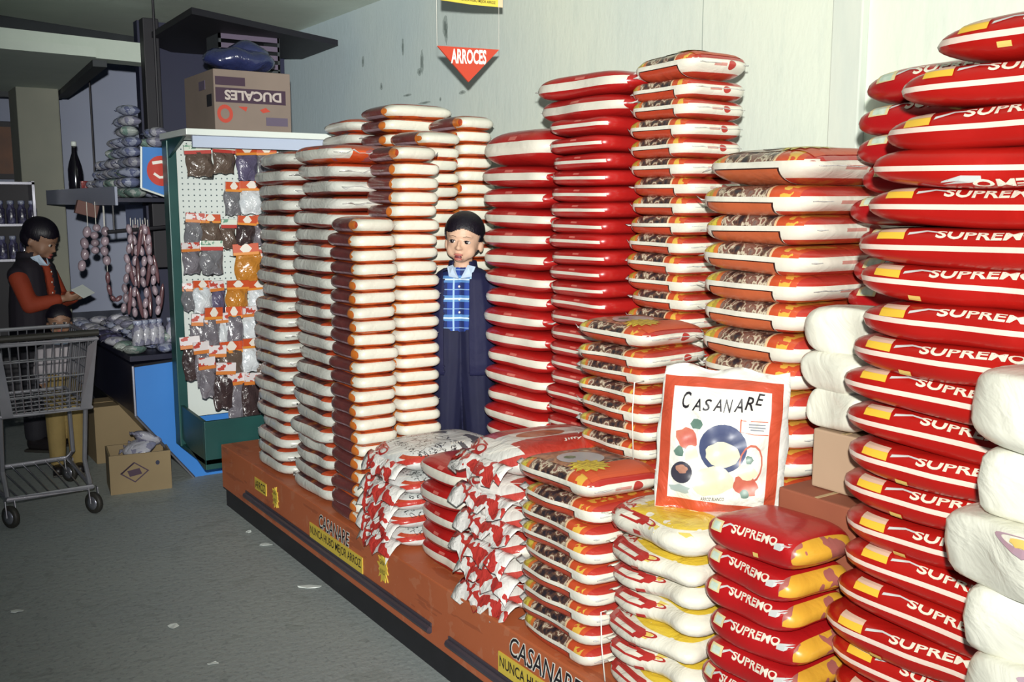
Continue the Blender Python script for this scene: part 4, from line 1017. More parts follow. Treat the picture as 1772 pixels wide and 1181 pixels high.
# blue advert sign
sa, sb, sc_, sd = on_y(244, 254, 4.78), on_y(302, 257, 4.78), on_y(302, 346, 4.78), on_y(244, 326, 4.78)
sg = thing('advert_sign', 'blue advert sign with red round logo beside the green stand', 'sign', sd)
MB().prism([sa-sd, Vector((0, 0, 0)), sc_-sd, sb-sd], (0, 0.02, 0)).obj('board', mat('advert_blue', '3f7fc8', 0.4), sg)
for p, q in ((sa, sd), (sd, sc_)): MB().tube([p-sd+Vector((0, -.004, 0)), q-sd+Vector((0, -.004, 0))], 0.005, 6).obj('frame_edge', M_lip, sg)
cen = on_y(279, 296, 4.776)-sd
def disc_mesh(name, c, rx, rz, m, par, k=24, y=0.0):
    return link(name, mesh_of(name, [c+Vector((0, y, 0))]+[c+Vector((rx*cos(2*pi*i/k), y, rz*sin(2*pi*i/k))) for i in range(k)], [(0, 1+i, 1+(i+1) % k) for i in range(k)], m), par)
disc_mesh('logo_disc', cen, 0.066, 0.070, mat('logo_red', 'c23a2c', 0.4), sg, y=-0.003)
v2, f2 = bar2([(-.035, .0), (-.01, -.018), (.02, -.016), (.038, .0)], .012)
link('logo_mark', mesh_of('logo_mark', [cen+Vector((x, -0.005, z-0.012)) for x, z in v2], f2, M_whiteink), sg)
v2, f2 = bar2([(-.04, .035), (0, .042), (.04, .036)], .014)
link('logo_mark', mesh_of('logo_mark', [cen+Vector((x, -0.005, z)) for x, z in v2], f2, M_whiteink), sg)

# sausages
M_saus = mat('sausage_skin', lambda g: vary(g, g.mix(g.noise(18, 3), '6b4048', '8d6a70'), 0.5), 0.25, wrinkle(0.5, 30), coat=0.5)
M_saus2 = mat('pale_sausage_skin', lambda g: vary(g, g.mix(g.noise(18, 3), '9a8490', 'b8a6b0'), 0.35), 0.25, wrinkle(0.5, 30), coat=0.5)
lk = MB().ell((0, 0, 0), (0.014, 0.014, 0.034), u=10, v=8)
lkm = [lk.mesh('sausage_link', M_saus, True), lk.mesh('sausage_link', M_saus2, True)]
def sausage_string(p_top, p_bot, n, mi, label, twist=0.0, wide=1.0, hang=None):
    p_top, p_bot = Vector(p_top), Vector(p_bot)
    t = thing('sausage_string', label, 'sausage', p_bot, group='sausage strings over the counter')
    d = (p_top-p_bot); ln = d.length/n
    for i in range(n):
        o = link('sausage_link', lkm[mi], t, d*((i+.5)/n)+Vector((0.006*sin(i*2.1+twist), 0.006*cos(i*1.7), 0)))
        o.scale = (wide, wide, ln/2/0.034*1.02); o.rotation_euler = (RAD(9*sin(i*2.3+twist)), RAD(9*cos(i*1.9+twist)), 0)
    MB().tube([d*0.98, Vector((d.x, d.y, hang-p_bot.z)) if hang else d*1.0+Vector((0, 0, 0.03))], 0.0015, 5).obj('string', M_whiteink, t)
top = on_y(238, 392, 5.12)
bots = [(214, 542), (222, 546), (232, 550), (243, 552), (254, 552), (265, 548), (276, 546), (283, 540)]
for k, (bx, by) in enumerate(bots):
    yy = 5.10+0.03*(k % 3)
    tp = on_y(226+k*4.2, 388+3*(k % 2), yy)
    sausage_string(tp, on_y(bx, by, yy), 9 if k % 2 == 0 else 3, (k+1) % 2, f'{"knobbly pale" if (k+1) % 2 else "smooth dark"} sausage string, {ORD[k+1]} from the left of the big hanging bunch', k, 1.0 if k % 2 == 0 else 0.8)
rk = thing('hanging_rail', 'dark rail above the counter that the sausages hang from', 'rail', on_y(200, 392, 5.14))
ra, rb = on_y(186, 402, 5.14), on_y(300, 392, 5.14); o_ = on_y(200, 392, 5.14)
MB().tube([ra-o_, rb-o_], 0.010, 8).obj('bar', M_plinth, rk)
for q in (0.1, 0.9):
    p = ra.lerp(rb, q)-o_; MB().tube([p, p+Vector((0, 0, 0.16))], 0.005, 6).obj('hanger', M_plinth, rk)
for k, (tx, ty, bx, by) in enumerate(((152, 392, 141, 470), (166, 388, 163, 440), (180, 392, 184, 460))):
    sausage_string(on_y(tx, ty, 5.5), on_y(bx, by, 5.5), 4, 1, f'pale sausage string, {ORD[k+1]} from the left of the small bunch beside the panel', k, 1.5, hang=1.352)
pts = [on_y(x+4, y, 5.52) for x, y in ((182, 470), (183, 492), (188, 512), (196, 522), (207, 512))]
t = thing('sausage_string', 'curving brown sausage chain dangling below the small bunch', 'sausage', pts[2], group='sausage strings over the counter')
MB().tube([Vector((0, 0, 0))+pts[0]-pts[2], Vector((pts[0].x, pts[0].y, 1.352))-pts[2]], 0.0015, 5).obj('string', M_whiteink, t)
for a, b in zip(pts[:-1], pts[1:]):
    o = link('sausage_link', lkm[0], t, (a+b)/2-pts[2]); o.rotation_euler = (b-a).to_track_quat('Z', 'Y').to_euler(); o.scale = (0.9, 0.9, (b-a).length/2/0.034)
tag(MB().box((-.055, -.02, -.035), (.055, .02, .035), .003).obj('hanging_box', mat('brown_box', '6b4a44', 0.7), loc=on_y(150, 362, 5.6), rot=(0, RAD(16), 0)), 'small tilted brown box hanging below the overhead shelf', 'box')

# goods: generic soft packs, heaped on the counter and on the overhead shelf
gm = [mat('pack_'+n, (lambda c1, c2: lambda g: vary(g, g.mix(g.noise(24, 3) > 0.5, c1, c2), 0.3))(a, b), 0.25, wrinkle(0.7, 40, 0.006), coat=0.5)
      for n, a, b in (('blue_white', 'a9afc6', '6f769a'), ('pale', 'b9b9c4', '8a8aa0'), ('dark', '3c3a52', '59587a'), ('red', 'a83a36', '8a2c30'), ('green', '7f9a92', 'b4bcb8'))]
gn = ['blue and white', 'pale', 'dark', 'red', 'green tinted']
soft = []
for k in range(4):
    b = Bag(0.12, 0.09, 0.05, n=3.2, p=2.6, q=1.6, pinch=0.3, seed=300+k, wob=0.006)
    soft.append(b)
softm = {}
def pack(loc, k, mi, label, cat, group, rot=(0, 0, 0), sc=1.0):
    if (k, mi) not in softm: softm[(k, mi)] = (soft[k].body(gm[mi], 28), soft[k].seal(1, 0.012, gm[mi], k))
    t = thing('goods_pack', label, cat, loc, rot, group); t.scale = (sc, sc, sc)
    link('pouch', softm[(k, mi)][0], t); link('end_seal', softm[(k, mi)][1], t)
rnd = random.Random(5)
cells = []
for i in range(9):
    for j in range(3):
        cells.append((i, j))
rown = ['front', 'middle', 'rear']
for i, j in cells:
    x = 1.10+0.13*j+rnd.uniform(-.015, .015); y = 4.88+0.17*i
    mi = rnd.choice([0, 0, 1, 1, 2, 4])
    pack((x, y, 0.626), rnd.randrange(4), mi, f'{gn[mi]} meat pack, {ORD[i+1]} from the blue panel in the {rown[j]} counter row', 'food pack', 'packs on the deli counter', (RAD(rnd.uniform(-8, 8)), RAD(rnd.uniform(-8, 8)), rnd.uniform(0, 3)), 0.95)
for i in range(7):
    mi = rnd.choice([0, 1, 4]); 
    pack((1.24+rnd.uniform(-.03, .03), 4.92+0.16*i, 0.672), rnd.randrange(4), mi, f'{gn[mi]} meat pack lying on top, {ORD[i+1]} from the blue panel', 'food pack', 'packs heaped on the deli counter', (RAD(rnd.uniform(-10, 10)), RAD(rnd.uniform(-10, 10)), rnd.uniform(0, 3)), 0.95)
jar = MB().lathe([(0.028, 0), (0.030, 0.004), (0.030, 0.075), (0.020, 0.088), (0.020, 0.10)], k=14)
jarm = jar.mesh('jar_body', gm[1], True); lidm = MB().lathe([(0.023, 0.10), (0.023, 0.118), (0.018, 0.12)], k=14).mesh('lid', gm[0], True)
for k, (px, py) in enumerate(((228, 595), (240, 592), (256, 594), (266, 596), (292, 606))):
    c = on_y(px, py, 4.86); t = thing('food_jar', f'pale plastic tub, {ORD[k+1]} from the left along the counter end', 'tub', (c.x+0.03, 4.85+0.012*k, 0.672), group='tubs on the counter end')
    link('jar_body', jarm, t); link('lid', lidm, t)
# overhead shelf goods: stepped heap
hp = 0
for lay, (n0, z) in enumerate(((9, SZ+0.002), (8, SZ+0.052), (7, SZ+0.102), (6, SZ+0.152), (4, SZ+0.202), (3, SZ+0.252), (2, SZ+0.302), (2, SZ+0.352), (1, SZ+0.402))):
    for i in range(n0):
        y = 5.16+0.125*i
        for j in range(2 if lay < 7 else 1):
            mi = rnd.choice([0, 0, 1, 1, 1, 4, 3 if lay in (3,) else 0])
            pack((1.20+0.13*j+rnd.uniform(-.01, .01), y+rnd.uniform(-.01, .01), z), rnd.randrange(4), mi, f'{gn[mi]} pack, {("front","rear")[j]} {ORD[i+1]} in layer {ORD[lay+1]} of the shelf heap', 'goods pack', 'packs heaped on the overhead shelf', (0, 0, rnd.uniform(-.5, .5)))
bt = thing('bottle', 'dark tall bottle with pale cap standing on the overhead shelf', 'bottle', (1.165, 6.42, SZ+0.001))
MB().lathe([(0.038, 0), (0.042, 0.01), (0.042, 0.17), (0.034, 0.21), (0.015, 0.27), (0.013, 0.31)], k=18).obj('glass', mat('dark_glass', '14121a', 0.1, coat=0.8), bt, smooth=True)
MB().lathe([(0.016, 0.31), (0.016, 0.335), (0.012, 0.338)], k=14).obj('cap', M_lip, bt, smooth=True)
tag(MB().box((-.05, -.02, -.0), (.05, .02, .10), .003).obj('carton_pack', gm[3], loc=(1.20, 6.20, SZ+0.002)), 'small red box standing beside the dark bottle on the shelf', 'box')

# rack of jars on the far left
rkY = 6.9
r0, r1 = on_y(-40, 500, rkY), on_y(58, 312, rkY)
rack = thing('wall_rack', 'pale metal rack of jars at the far left edge', 'rack', (r0.x, rkY, 0))
rw = r1.x-r0.x
for zz in (0.98, 1.20, 1.46): MB().box((0, -0.02, zz), (rw, 0.16, zz+0.015)).obj('rack_shelf', M_alum, rack)
for xx in (0, rw-0.015): MB().box((xx, -0.02, 0.0), (xx+0.015, 0.16, 1.48)).obj('rack_side', M_alum, rack)
MB().box((0, 0.15, 0.0), (rw, 0.16, 1.46)).obj('rack_back', M_dark, rack)
for r, zz in enumerate((0.996, 1.216)):
    for i in range(6):
        t = thing('food_jar', f'small dark jar, {ORD[i+1]} from the left on the {("lower","upper")[r]} rack shelf', 'jar', (r0.x+0.04+0.062*i, rkY+0.05, zz), group='jars on the rack')
        t.scale = (0.9, 0.9, 1.2); link('jar_body', jar.mesh('jar_body', gm[2], True) if i == 0 and r == 0 else bpy.data.meshes['jar_body.001'] if 'jar_body.001' in bpy.data.meshes else jarm, t); link('lid', lidm, t)
pf = on_y(-10, 310, 8.1); 
fr = thing('picture_frame', 'dim framed picture on the rear wall at the left edge', 'picture', (pf.x, 8.19, pf.z))
MB().box((-0.18, -0.02, 0), (0.18, 0, 0.42), 0.004).obj('frame', M_dark, fr)
MB().box((-0.14, -0.024, 0.04), (0.14, -0.02, 0.38)).obj('print', mat('dim_print', lambda g: g.mix(g.noise(9, 3), '7a4a2a', '2b2322'), 0.6), fr)

# cartons on the floor
M_oldcard = mat('old_card', lambda g: g.mix(g.noise(5, 3), '8f7c5c', '7a6a50'), 0.85)
c0, c1 = on_z(192, 858, 0), on_z(298, 845, 0)
t = thing('floor_carton', 'open tan carton with dark diamond mark on the floor', 'box', (c0.x, c0.y, 0), (0, 0, math.atan2(c1.y-c0.y, c1.x-c0.x)))
wd = (c1-c0).length; hh = 0.185
MB().box((0, 0, 0), (wd, 0.008, hh)).obj('front_wall', M_oldcard, t); MB().box((0, 0.22, 0), (wd, 0.228, hh)).obj('rear_wall', M_oldcard, t)
MB().box((0, 0.008, 0), (0.008, 0.22, hh)).obj('side_wall', M_oldcard, t); MB().box((wd-.008, 0.008, 0), (wd, 0.22, hh)).obj('side_wall', M_oldcard, t)
MB().box((0.008, 0.008, 0), (wd-.008, 0.22, 0.008)).obj('bottom', M_oldcard, t)
dm = join2(bar2([(.18, .52), (.40, .78), (.62, .54), (.40, .28), (.18, .52), (.40, .78)], .035), bar2([(.30, .50), (.50, .55)], .16))
link('diamond_mark', mesh_of('diamond_mark', [(x*wd, -0.002, z*hh) for x, z in dm[0]], dm[1], M_purp), t)
link('ink_dot', mesh_of('ink_dot', [(wd*(.78+.035*cos(a*pi/5)), -0.002, hh*(.72+.06*sin(a*pi/5))) for a in range(10)], [tuple(range(10))], M_navy), t)
pack((c0.x+0.17, c0.y+0.11, 0.15), 1, 1, 'pale crumpled bag sticking out of the open tan carton', 'bag', None, (0, RAD(-25), 0.6), 1.3)
pack((c0.x+0.20, c0.y+0.13, 0.19), 2, 1, 'clear crumpled bag lying on top inside the open tan carton', 'bag', None, (0.4, RAD(10), 1.6), 1.2)
b0 = on_z(164, 800, 0)
carton('floor_carton', (b0.x, 5.32, 0), (b0.x+0.26, 5.58, 0.30), 'closed tan carton behind the open carton, beside the counter', m=M_oldcard)

# ------------------------------------------------------------------ shopping cart
M_chrome = mat('chrome_wire', lambda g: g.mix(g.noise(9), 'a6a6ae', '76767e'), 0.3, metal=0.55)
M_rub = mat('dark_rubber', '2a2824', 0.6)
def cart():
    o = Vector((0.64, 4.45, 0))
    t = thing('shopping_cart', 'chrome wire shopping cart standing on the concrete floor', 'shopping cart', o, (0, 0, RAD(3)))
    w0, w1 = 0.175, 0.205      # half widths bottom, top (front end towards the camera)
    d = 0.55
    zb, zt = 0.475, 0.775
    def P_(u, v, q):           # u -1..1 across, v 0..1 depth, q 0..1 up
        w_ = (w0+(w1-w0)*q)*(1+0.10*v); return Vector((u*w_, v*d-0.04*q, zb+(zt-zb)*q))
    r_ = 0.0032
    def panel(name, pts_fn, nu, nv, m=M_chrome):
        mb = MB()
        for i in range(nu+1): mb.tube([pts_fn(i/nu, 0), pts_fn(i/nu, .5), pts_fn(i/nu, 1)], r_*0.8, 5)
        for j in range(nv+1): mb.tube([pts_fn(0, j/nv), pts_fn(.5, j/nv), pts_fn(1, j/nv)], r_, 5)
        mb.obj(name, m, t)
    panel('basket_front', lambda a, b: P_(-1+2*a, 0, b), 12, 4)
    panel('basket_rear', lambda a, b: P_(-1+2*a, 1, b), 12, 4)
    panel('basket_side', lambda a, b: P_(-1, a, b), 14, 4); panel('basket_side', lambda a, b: P_(1, a, b), 14, 4)
    panel('basket_base', lambda a, b: P_(-1+2*a, b, 0), 10, 6)
    for u in (-1, 1):
        p = P_(u, 0, 0); q = P_(u, 0, 1)
        mb = MB()
        # broad bright corner plate
        mb.prism([p+Vector((0, -.006, 0)), p+Vector((-u*.045, -.006, 0)), q+Vector((-u*.04, -.006, -.03)), q+Vector((0, -.006, 0))], (0, 0.004, 0))
        mb.obj('corner_plate', M_chrome, t)
    MB().tube([P_(-1, 0, 1), P_(1, 0, 1), P_(1, 1, 1), P_(-1, 1, 1)], 0.009, 8, True).obj('rim', M_chrome, t)
    MB().tube([P_(-1, 0, 0), P_(1, 0, 0), P_(1, 1, 0), P_(-1, 1, 0)], 0.009, 8, True).obj('lower_rim', M_chrome, t)
    MB().tube([P_(-1, 0, 1)+Vector((0, -.03, .03)), P_(1, 0, 1)+Vector((0, -.03, .03))], 0.014, 10).obj('handle', M_rub, t)
    fl = [Vector((-0.165, 0.03, 0.115)), Vector((0.165, 0.03, 0.115)), Vector((0.20, 0.62, 0.115)), Vector((-0.20, 0.62, 0.115))]
    MB().tube(fl, 0.011, 8, True).obj('base_frame', M_chrome, t)
    for (u, y0, p) in ((-1, .50, fl[3]), (1, .50, fl[2])):
        MB().tube([P_(u*.98, .85, 0), p+Vector((0, -.12, .06)), p], 0.010, 8).obj('leg', M_chrome, t)
    for (u, p) in ((-1, fl[0]), (1, fl[1])):
        MB().tube([P_(u*.95, .12, 0), p+Vector((-u*.0, .10, .10)), p+Vector((0, .02, 0))], 0.010, 8).obj('leg', M_chrome, t)
    mb = MB()
    for i in range(9):
        a = fl[0].lerp(fl[1], i/8); b = fl[3].lerp(fl[2], i/8); mb.tube([a, b], 0.003, 5)
    mb.obj('lower_tray', M_chrome, t)
    wm = MB(); wm.lathe([(0.030, -0.011), (0.045, -0.011), (0.048, -0.004), (0.048, 0.004), (0.045, 0.011), (0.030, 0.011)], k=20)
    wme = wm.mesh('wheel', M_rub, True)
    hub = MB().lathe([(0.012, -0.013), (0.030, -0.012), (0.030, 0.012), (0.012, 0.013)], k=14).mesh('hub', M_alum, True)
    for p in fl:
        ww = link('wheel', wme, t, Vector((p.x, p.y-0.02, 0.048)), (0, RAD(90), RAD(25))); link('hub', hub, ww)
        mb = MB()
        for s_ in (-1, 1): mb.prism([Vector((p.x+s_*.018, p.y-.035, .048)), Vector((p.x+s_*.018, p.y-.005, .048)), Vector((p.x+s_*.018, p.y+.015, .115)), Vector((p.x+s_*.018, p.y-.015, .115))], (0.003, 0, 0))
        mb.obj('caster_fork', M_chrome, t)
cart()
# paper scraps on the floor
for k, (px, py, sx, sy, lab) in enumerate(((460, 944, .03, .012, 'small white paper scrap lying near the platform plinth'), (540, 1017, .06, .010, 'thin torn white paper strip on the floor beside the platform'), (300, 1085, .018, .016, 'white crumb of paper in the middle of the floor'),
        (30, 1060, .03, .01, 'faint white scrap on the floor at the left edge'), (370, 1150, .02, .006, 'tiny white splinter of paper near the bottom of the floor'), (430, 922, .014, .01, 'tiny white paper dot close to the plinth'))):
    p = on_z(px, py, 0); rr = random.Random(k); N = 10
    top_ = [Vector((sx*cos(2*pi*i/N)*rr.uniform(.5, 1), sy*sin(2*pi*i/N)*rr.uniform(.5, 1)*1.6, 0.002+0.004*rr.random())) for i in range(N)]
    tag(MB().prism(top_, (0, 0, 0.0012)).obj('paper_scrap', M_lip, loc=(p.x, p.y, -0.001), rot=(0, 0, RAD(-40+k*7))), lab, 'paper scrap', 'paper scraps on the floor')

# ================================================================== people
def voxel_mesh(name, mb, m, vox, smooth=4, cut=None, thick=0.0):
    ob = bpy.data.objects.new('tmp', mb.mesh('tmp', None)); COL.objects.link(ob)
    r = ob.modifiers.new('r', 'REMESH'); r.mode = 'VOXEL'; r.voxel_size = vox
    s = ob.modifiers.new('s', 'SMOOTH'); s.factor = 0.5; s.iterations = smooth
    me = bpy.data.meshes.new_from_object(ob.evaluated_get(bpy.context.evaluated_depsgraph_get()))
    bpy.data.objects.remove(ob)
    if cut or thick:
        bm = bmesh.new(); bm.from_mesh(me)
        if cut: bmesh.ops.delete(bm, geom=[f for f in bm.faces if cut(f.calc_center_median())], context='FACES')
        bmesh.ops.delete(bm, geom=[v for v in bm.verts if not v.link_faces], context='VERTS')
        bm.to_mesh(me); bm.free()
        if thick:
            ob = bpy.data.objects.new('tmp', me); COL.objects.link(ob)
            q = ob.modifiers.new('q', 'SOLIDIFY'); q.thickness = thick; q.offset = -1
            me2 = bpy.data.meshes.new_from_object(ob.evaluated_get(bpy.context.evaluated_depsgraph_get()))
            bpy.data.objects.remove(ob); me = me2
    me.name = name; me.materials.clear(); me.materials.append(m)
    for p in me.polygons: p.use_smooth = True
    return me
def cap(mb, a, b, r0, r1, k=14):
    a, b = Vector(a), Vector(b); d = (b-a).normalized(); pts = []; rs = []
    for i in range(1, 5):
        t = pi/2*(1-i/4); pts.append(a-d*r0*sin(t)*0.999); rs.append(max(1e-4, r0*cos(t)))
    for i in range(0, 4):
        t = pi/2*i/4; pts.append(b+d*r1*sin(t)); rs.append(max(1e-4, r1*cos(t)))
    mb.tube(pts, rs, k)
def chain(mb, pts, rs):
    for i in range(len(pts)-1): cap(mb, pts[i], pts[i+1], rs[i], rs[i+1])
def hand(mb, wrist, d, palm_n, s=1.0, curl=0.5):
    """palm and five fingers; d = finger direction, palm_n = palm normal"""
    wrist, d, n = Vector(wrist), Vector(d).normalized(), Vector(palm_n).normalized()
    sd = d.cross(n).normalized()
    cap(mb, wrist, wrist+d*0.030*s, 0.014*s, 0.016*s)
    for k in (-1, -.33, .33, 1): cap(mb, wrist+d*0.012*s+sd*k*0.008*s, wrist+d*0.038*s+sd*k*0.014*s, 0.009*s, 0.008*s, 8)
    for k, ln in zip((-1, -.33, .33, 1), (0.024, 0.030, 0.029, 0.021)):
        p0 = wrist+d*0.040*s+sd*k*0.0145*s
        d1 = (d+n*curl*0.6).normalized(); p1 = p0+d1*ln*0.55*s; d2 = (d+n*curl*2.0).normalized(); p2 = p1+d2*ln*0.55*s
        cap(mb, p0, p1, 0.0062*s, 0.0056*s, 8); cap(mb, p1, p2, 0.0056*s, 0.0048*s, 8)
    t0 = wrist+d*0.014*s+sd*0.016*s
    t1 = t0+(d*0.5+sd*0.8+n*0.4).normalized()*0.018*s; t2 = t1+(d*0.9+sd*0.1+n*0.5).normalized()*0.016*s
    cap(mb, t0, t1, 0.0075*s, 0.0065*s, 8); cap(mb, t1, t2, 0.0065*s, 0.0052*s, 8)

def person(label, loc, rz, H, skin, hairm, shirtm, jacketm, trousm, shoem, armL, armR, head_rot=(0, 0, 0), head_scale=1.0, vox=0.004, jacket=True, open_w=0.045, open_cx=0.0, vest=False, lean=0.0, detail=True, short_hair=True):
    """built at a 1.03 m child's proportions, scaled to H; arms are lists shoulder, elbow, wrist, finger direction, palm normal"""
    t = thing('person', label, 'person', loc, (0, 0, rz)); sc = H/1.03; t.scale = (sc, sc, sc)
    RH = Euler(head_rot).to_matrix(); piv = Vector((0, 0.012, 0.845)); hs = head_scale
    def HR(p): return piv+RH@((Vector(p)-piv)*hs)
    def headed(mb):
        for v in mb.v: v[:] = HR(v)
        return mb
    # ---- body: one continuous surface
    mb = MB()
    hd = MB()
    hd.ell((0, 0.008, 0.958), (0.064, 0.078, 0.072), u=24, v=16); hd.ell((0, -0.012, 0.918), (0.054, 0.060, 0.058), u=24, v=16)
    hd.ell((0, -0.030, 0.884), (0.032, 0.036, 0.027)); hd.ell((0.027, -0.034, 0.900), (0.025, 0.026, 0.028)); hd.ell((-0.027, -0.034, 0.900), (0.025, 0.026, 0.028))
    hd.ell((0, -0.078, 0.911), (0.0095, 0.011, 0.009)); hd.ell((0, -0.072, 0.922), (0.006, 0.010, 0.016)); hd.ell((0.008, -0.073, 0.909), (0.006, 0.007, 0.006)); hd.ell((-0.008, -0.073, 0.909), (0.006, 0.007, 0.006))
    hd.ell((0, -0.050, 0.951), (0.044, 0.022, 0.014)); hd.ell((0, -0.062, 0.872), (0.016, 0.011, 0.010)); hd.ell((0, -0.066, 0.889), (0.015, 0.009, 0.006))
    for s in (-1, 1): hd.ell((s*0.062, 0.012, 0.914), (0.008, 0.014, 0.021), rot=(0, 0, RAD(-20*s)))
    headed(hd); mb.v += hd.v; mb.f += [tuple(i for i in f) for f in hd.f]
    cap(mb, (0, 0.014, 0.790), HR((0, 0.010, 0.885)), 0.034, 0.033)
    tor = [((0, 0.005, 0.775), 0.055), ((0, 0.0, 0.70), 0.075), ((0, -0.004, 0.62), 0.074), ((0, 0.0, 0.53), 0.074)]
    for s in (-1, 1):
        cap(mb, (0, 0.01, 0.775), (s*0.092, 0.01, 0.765), 0.042, 0.034)
        chain(mb, [(s*0.04, 0, 0.75), (s*0.042, -0.004, 0.63), (s*0.046, 0, 0.52)], [0.062, 0.064, 0.068])
        chain(mb, [(s*0.048, 0, 0.52), (s*0.055, -0.005, 0.29), (s*0.055, 0.005, 0.07)], [0.060, 0.043, 0.028])
        cap(mb, (s*0.055, 0.012, 0.028), (s*0.060, -0.075, 0.022), 0.026, 0.021)
    for arm, s in ((armL, 1), (armR, -1)):
        chain(mb, arm[:3], [0.030, 0.024, 0.017]); hand(mb, arm[2], arm[3], arm[4], 1.0)
    n0 = len(mb.v)
    link('body', voxel_mesh('body', mb, skin, vox, 7), t)
    # ---- eyes, brows, lips
    if detail:
        for s in (-1, 1):
            e = headed(MB().ell((s*0.0255, -0.0622, 0.9315), (0.0130, 0.0066, 0.0070), u=14, v=8))
            eo = e.obj('eye', M_eye, t, True)
            headed(MB().ell((s*0.0255-0.001, -0.0662, 0.9317), (0.0075, 0.0040, 0.0066), u=12, v=8)).obj('iris', M_iris, eo, True)
            lid = headed(MB().tube([(s*0.0245-0.0125, -0.0645, 0.932), (s*0.0245-0.006, -0.0695, 0.9365), (s*0.0245+0.004, -0.0695, 0.9368), (s*0.0245+0.0125, -0.0625, 0.9325)], [0.0008, 0.0015, 0.0015, 0.0008], 6)); lid.obj('eyelid', M_iris, eo, True)
            headed(MB().tube([(s*0.012, -0.0735, 0.948), (s*0.024, -0.0715, 0.9515), (s*0.037, -0.064, 0.949)], [0.0008, 0.0013, 0.0006], 6)).obj('eyebrow', M_brow, t, True)
        lp = MB(); lp.ell((0, -0.0725, 0.8875), (0.0165, 0.0055, 0.0042)); lp.ell((0, -0.0705, 0.8725), (0.0145, 0.0070, 0.0056))
        lo_ = headed(lp).obj('lips', M_lips, t, True)
        headed(MB().ell((0, -0.0735, 0.8800), (0.0130, 0.0040, 0.0058))).obj('mouth', M_mouth, lo_, True)
    # ---- hair
    hb = MB(); hb.ell((0, 0.012, 0.962), (0.0715, 0.083, 0.0735), u=28, v=18); hb.ell((0, 0.035, 0.93), (0.062, 0.058, 0.06), u=20, v=14)
    headed(hb); RI = RH.inverted()
    def hcut(p):
        q = RI@(p-piv)/hs+piv
        if q.y < -0.022: return q.z < 0.969+0.008*sin(q.x*60+1.0)-0.10*max(0, abs(q.x)-0.050)*4
        if q.y < 0.004: return q.z < 0.932
        if q.y < 0.022: return q.z < 0.912
        return q.z < 0.885
    link('hair', voxel_mesh('hair', hb, hairm, max(0.003, vox*0.8), 3, hcut, 0.004), t)
    # ---- shirt
    sb = MB()
    for s in (-1, 1):
        chain(sb, [(s*0.04, 0, 0.765), (s*0.042, -0.004, 0.66), (s*0.043, 0, 0.60)], [0.062, 0.070, 0.070])
        cap(sb, (0, 0.01, 0.775), (s*0.085, 0.01, 0.765), 0.046, 0.038)
    cap(sb, (0, 0.012, 0.79), (0, 0.008, 0.825), 0.046, 0.040)
    if not jacket or vest:
        for arm, s in ((armL, 1), (armR, -1)): chain(sb, arm[:2]+[Vector(arm[1]).lerp(Vector(arm[2]), .8)], [0.040, 0.034, 0.027])
    link('shirt', voxel_mesh('shirt', sb, shirtm, vox, 4, lambda p: p.z > 0.838), t)
    if detail:
        for s in (-1, 1):
            MB().prism([Vector(q) for q in ((s*0.003, -0.060, 0.800), (s*0.040, -0.045, 0.806), (s*0.050, -0.018, 0.838), (s*0.026, -0.040, 0.846))], (0, -0.004, 0.002)).obj('shirt_collar', M_collar, t)
        for k in range(3): MB().ell((0, -0.0775, 0.775-0.045*k), (0.004, 0.002, 0.004), u=8, v=6).obj('button', M_whiteink, t, True)
    # ---- jacket
    if jacket:
        jb = MB()
        for s in (-1, 1):
            chain(jb, [(s*0.042, 0.004, 0.77), (s*0.046, 0.002, 0.64), (s*0.050, 0.004, 0.50)], [0.068, 0.082, 0.084])
            cap(jb, (0, 0.014, 0.782), (s*0.096, 0.012, 0.765), 0.052, 0.044)
        cap(jb, (0, 0.020, 0.80), (0, 0.020, 0.838), 0.058, 0.054)
        if not vest:
            for arm, s in ((armL, 1), (armR, -1)): chain(jb, arm[:2]+[Vector(arm[1]).lerp(Vector(arm[2]), .92)], [0.046, 0.040, 0.032])
        link('jacket', voxel_mesh('jacket', jb, jacketm, vox, 4, lambda p: (p.y < -0.028 and abs(p.x-open_cx) < open_w-0.15*max(0, p.z-0.80)) or p.z < 0.46 or p.z > 0.858 or (p.z > 0.80 and p.y < -0.02 and abs(p.x-open_cx) < open_w+0.008), 0.006), t)
    # ---- trousers and shoes
    tb = MB()
    for s in (-1, 1):
        chain(tb, [(s*0.044, 0, 0.63), (s*0.046, 0.002, 0.52), (s*0.056, -0.004, 0.29), (s*0.057, 0.006, 0.075)], [0.072, 0.073, 0.056, 0.046])
    link('trousers', voxel_mesh('trousers', tb, trousm, vox, 4, lambda p: p.z < 0.055 or p.z > 0.655), t)
    for s in (-1, 1):
        fb = MB(); cap(fb, (s*0.056, 0.014, 0.034), (s*0.062, -0.080, 0.030), 0.034, 0.030); cap(fb, (s*0.056, 0.014, 0.034), (s*0.056, 0.010, 0.07), 0.034, 0.032)
        for v in fb.v: v.z = max(0.002, v.z)
        sh_ = link('shoe', voxel_mesh('shoe', fb, shoem, vox, 2), t)
        MB().box((s*0.059-0.032, -0.108, 0.0), (s*0.059+0.032, 0.046, 0.012), 0.004).obj('sole', M_rub, sh_)
    return t

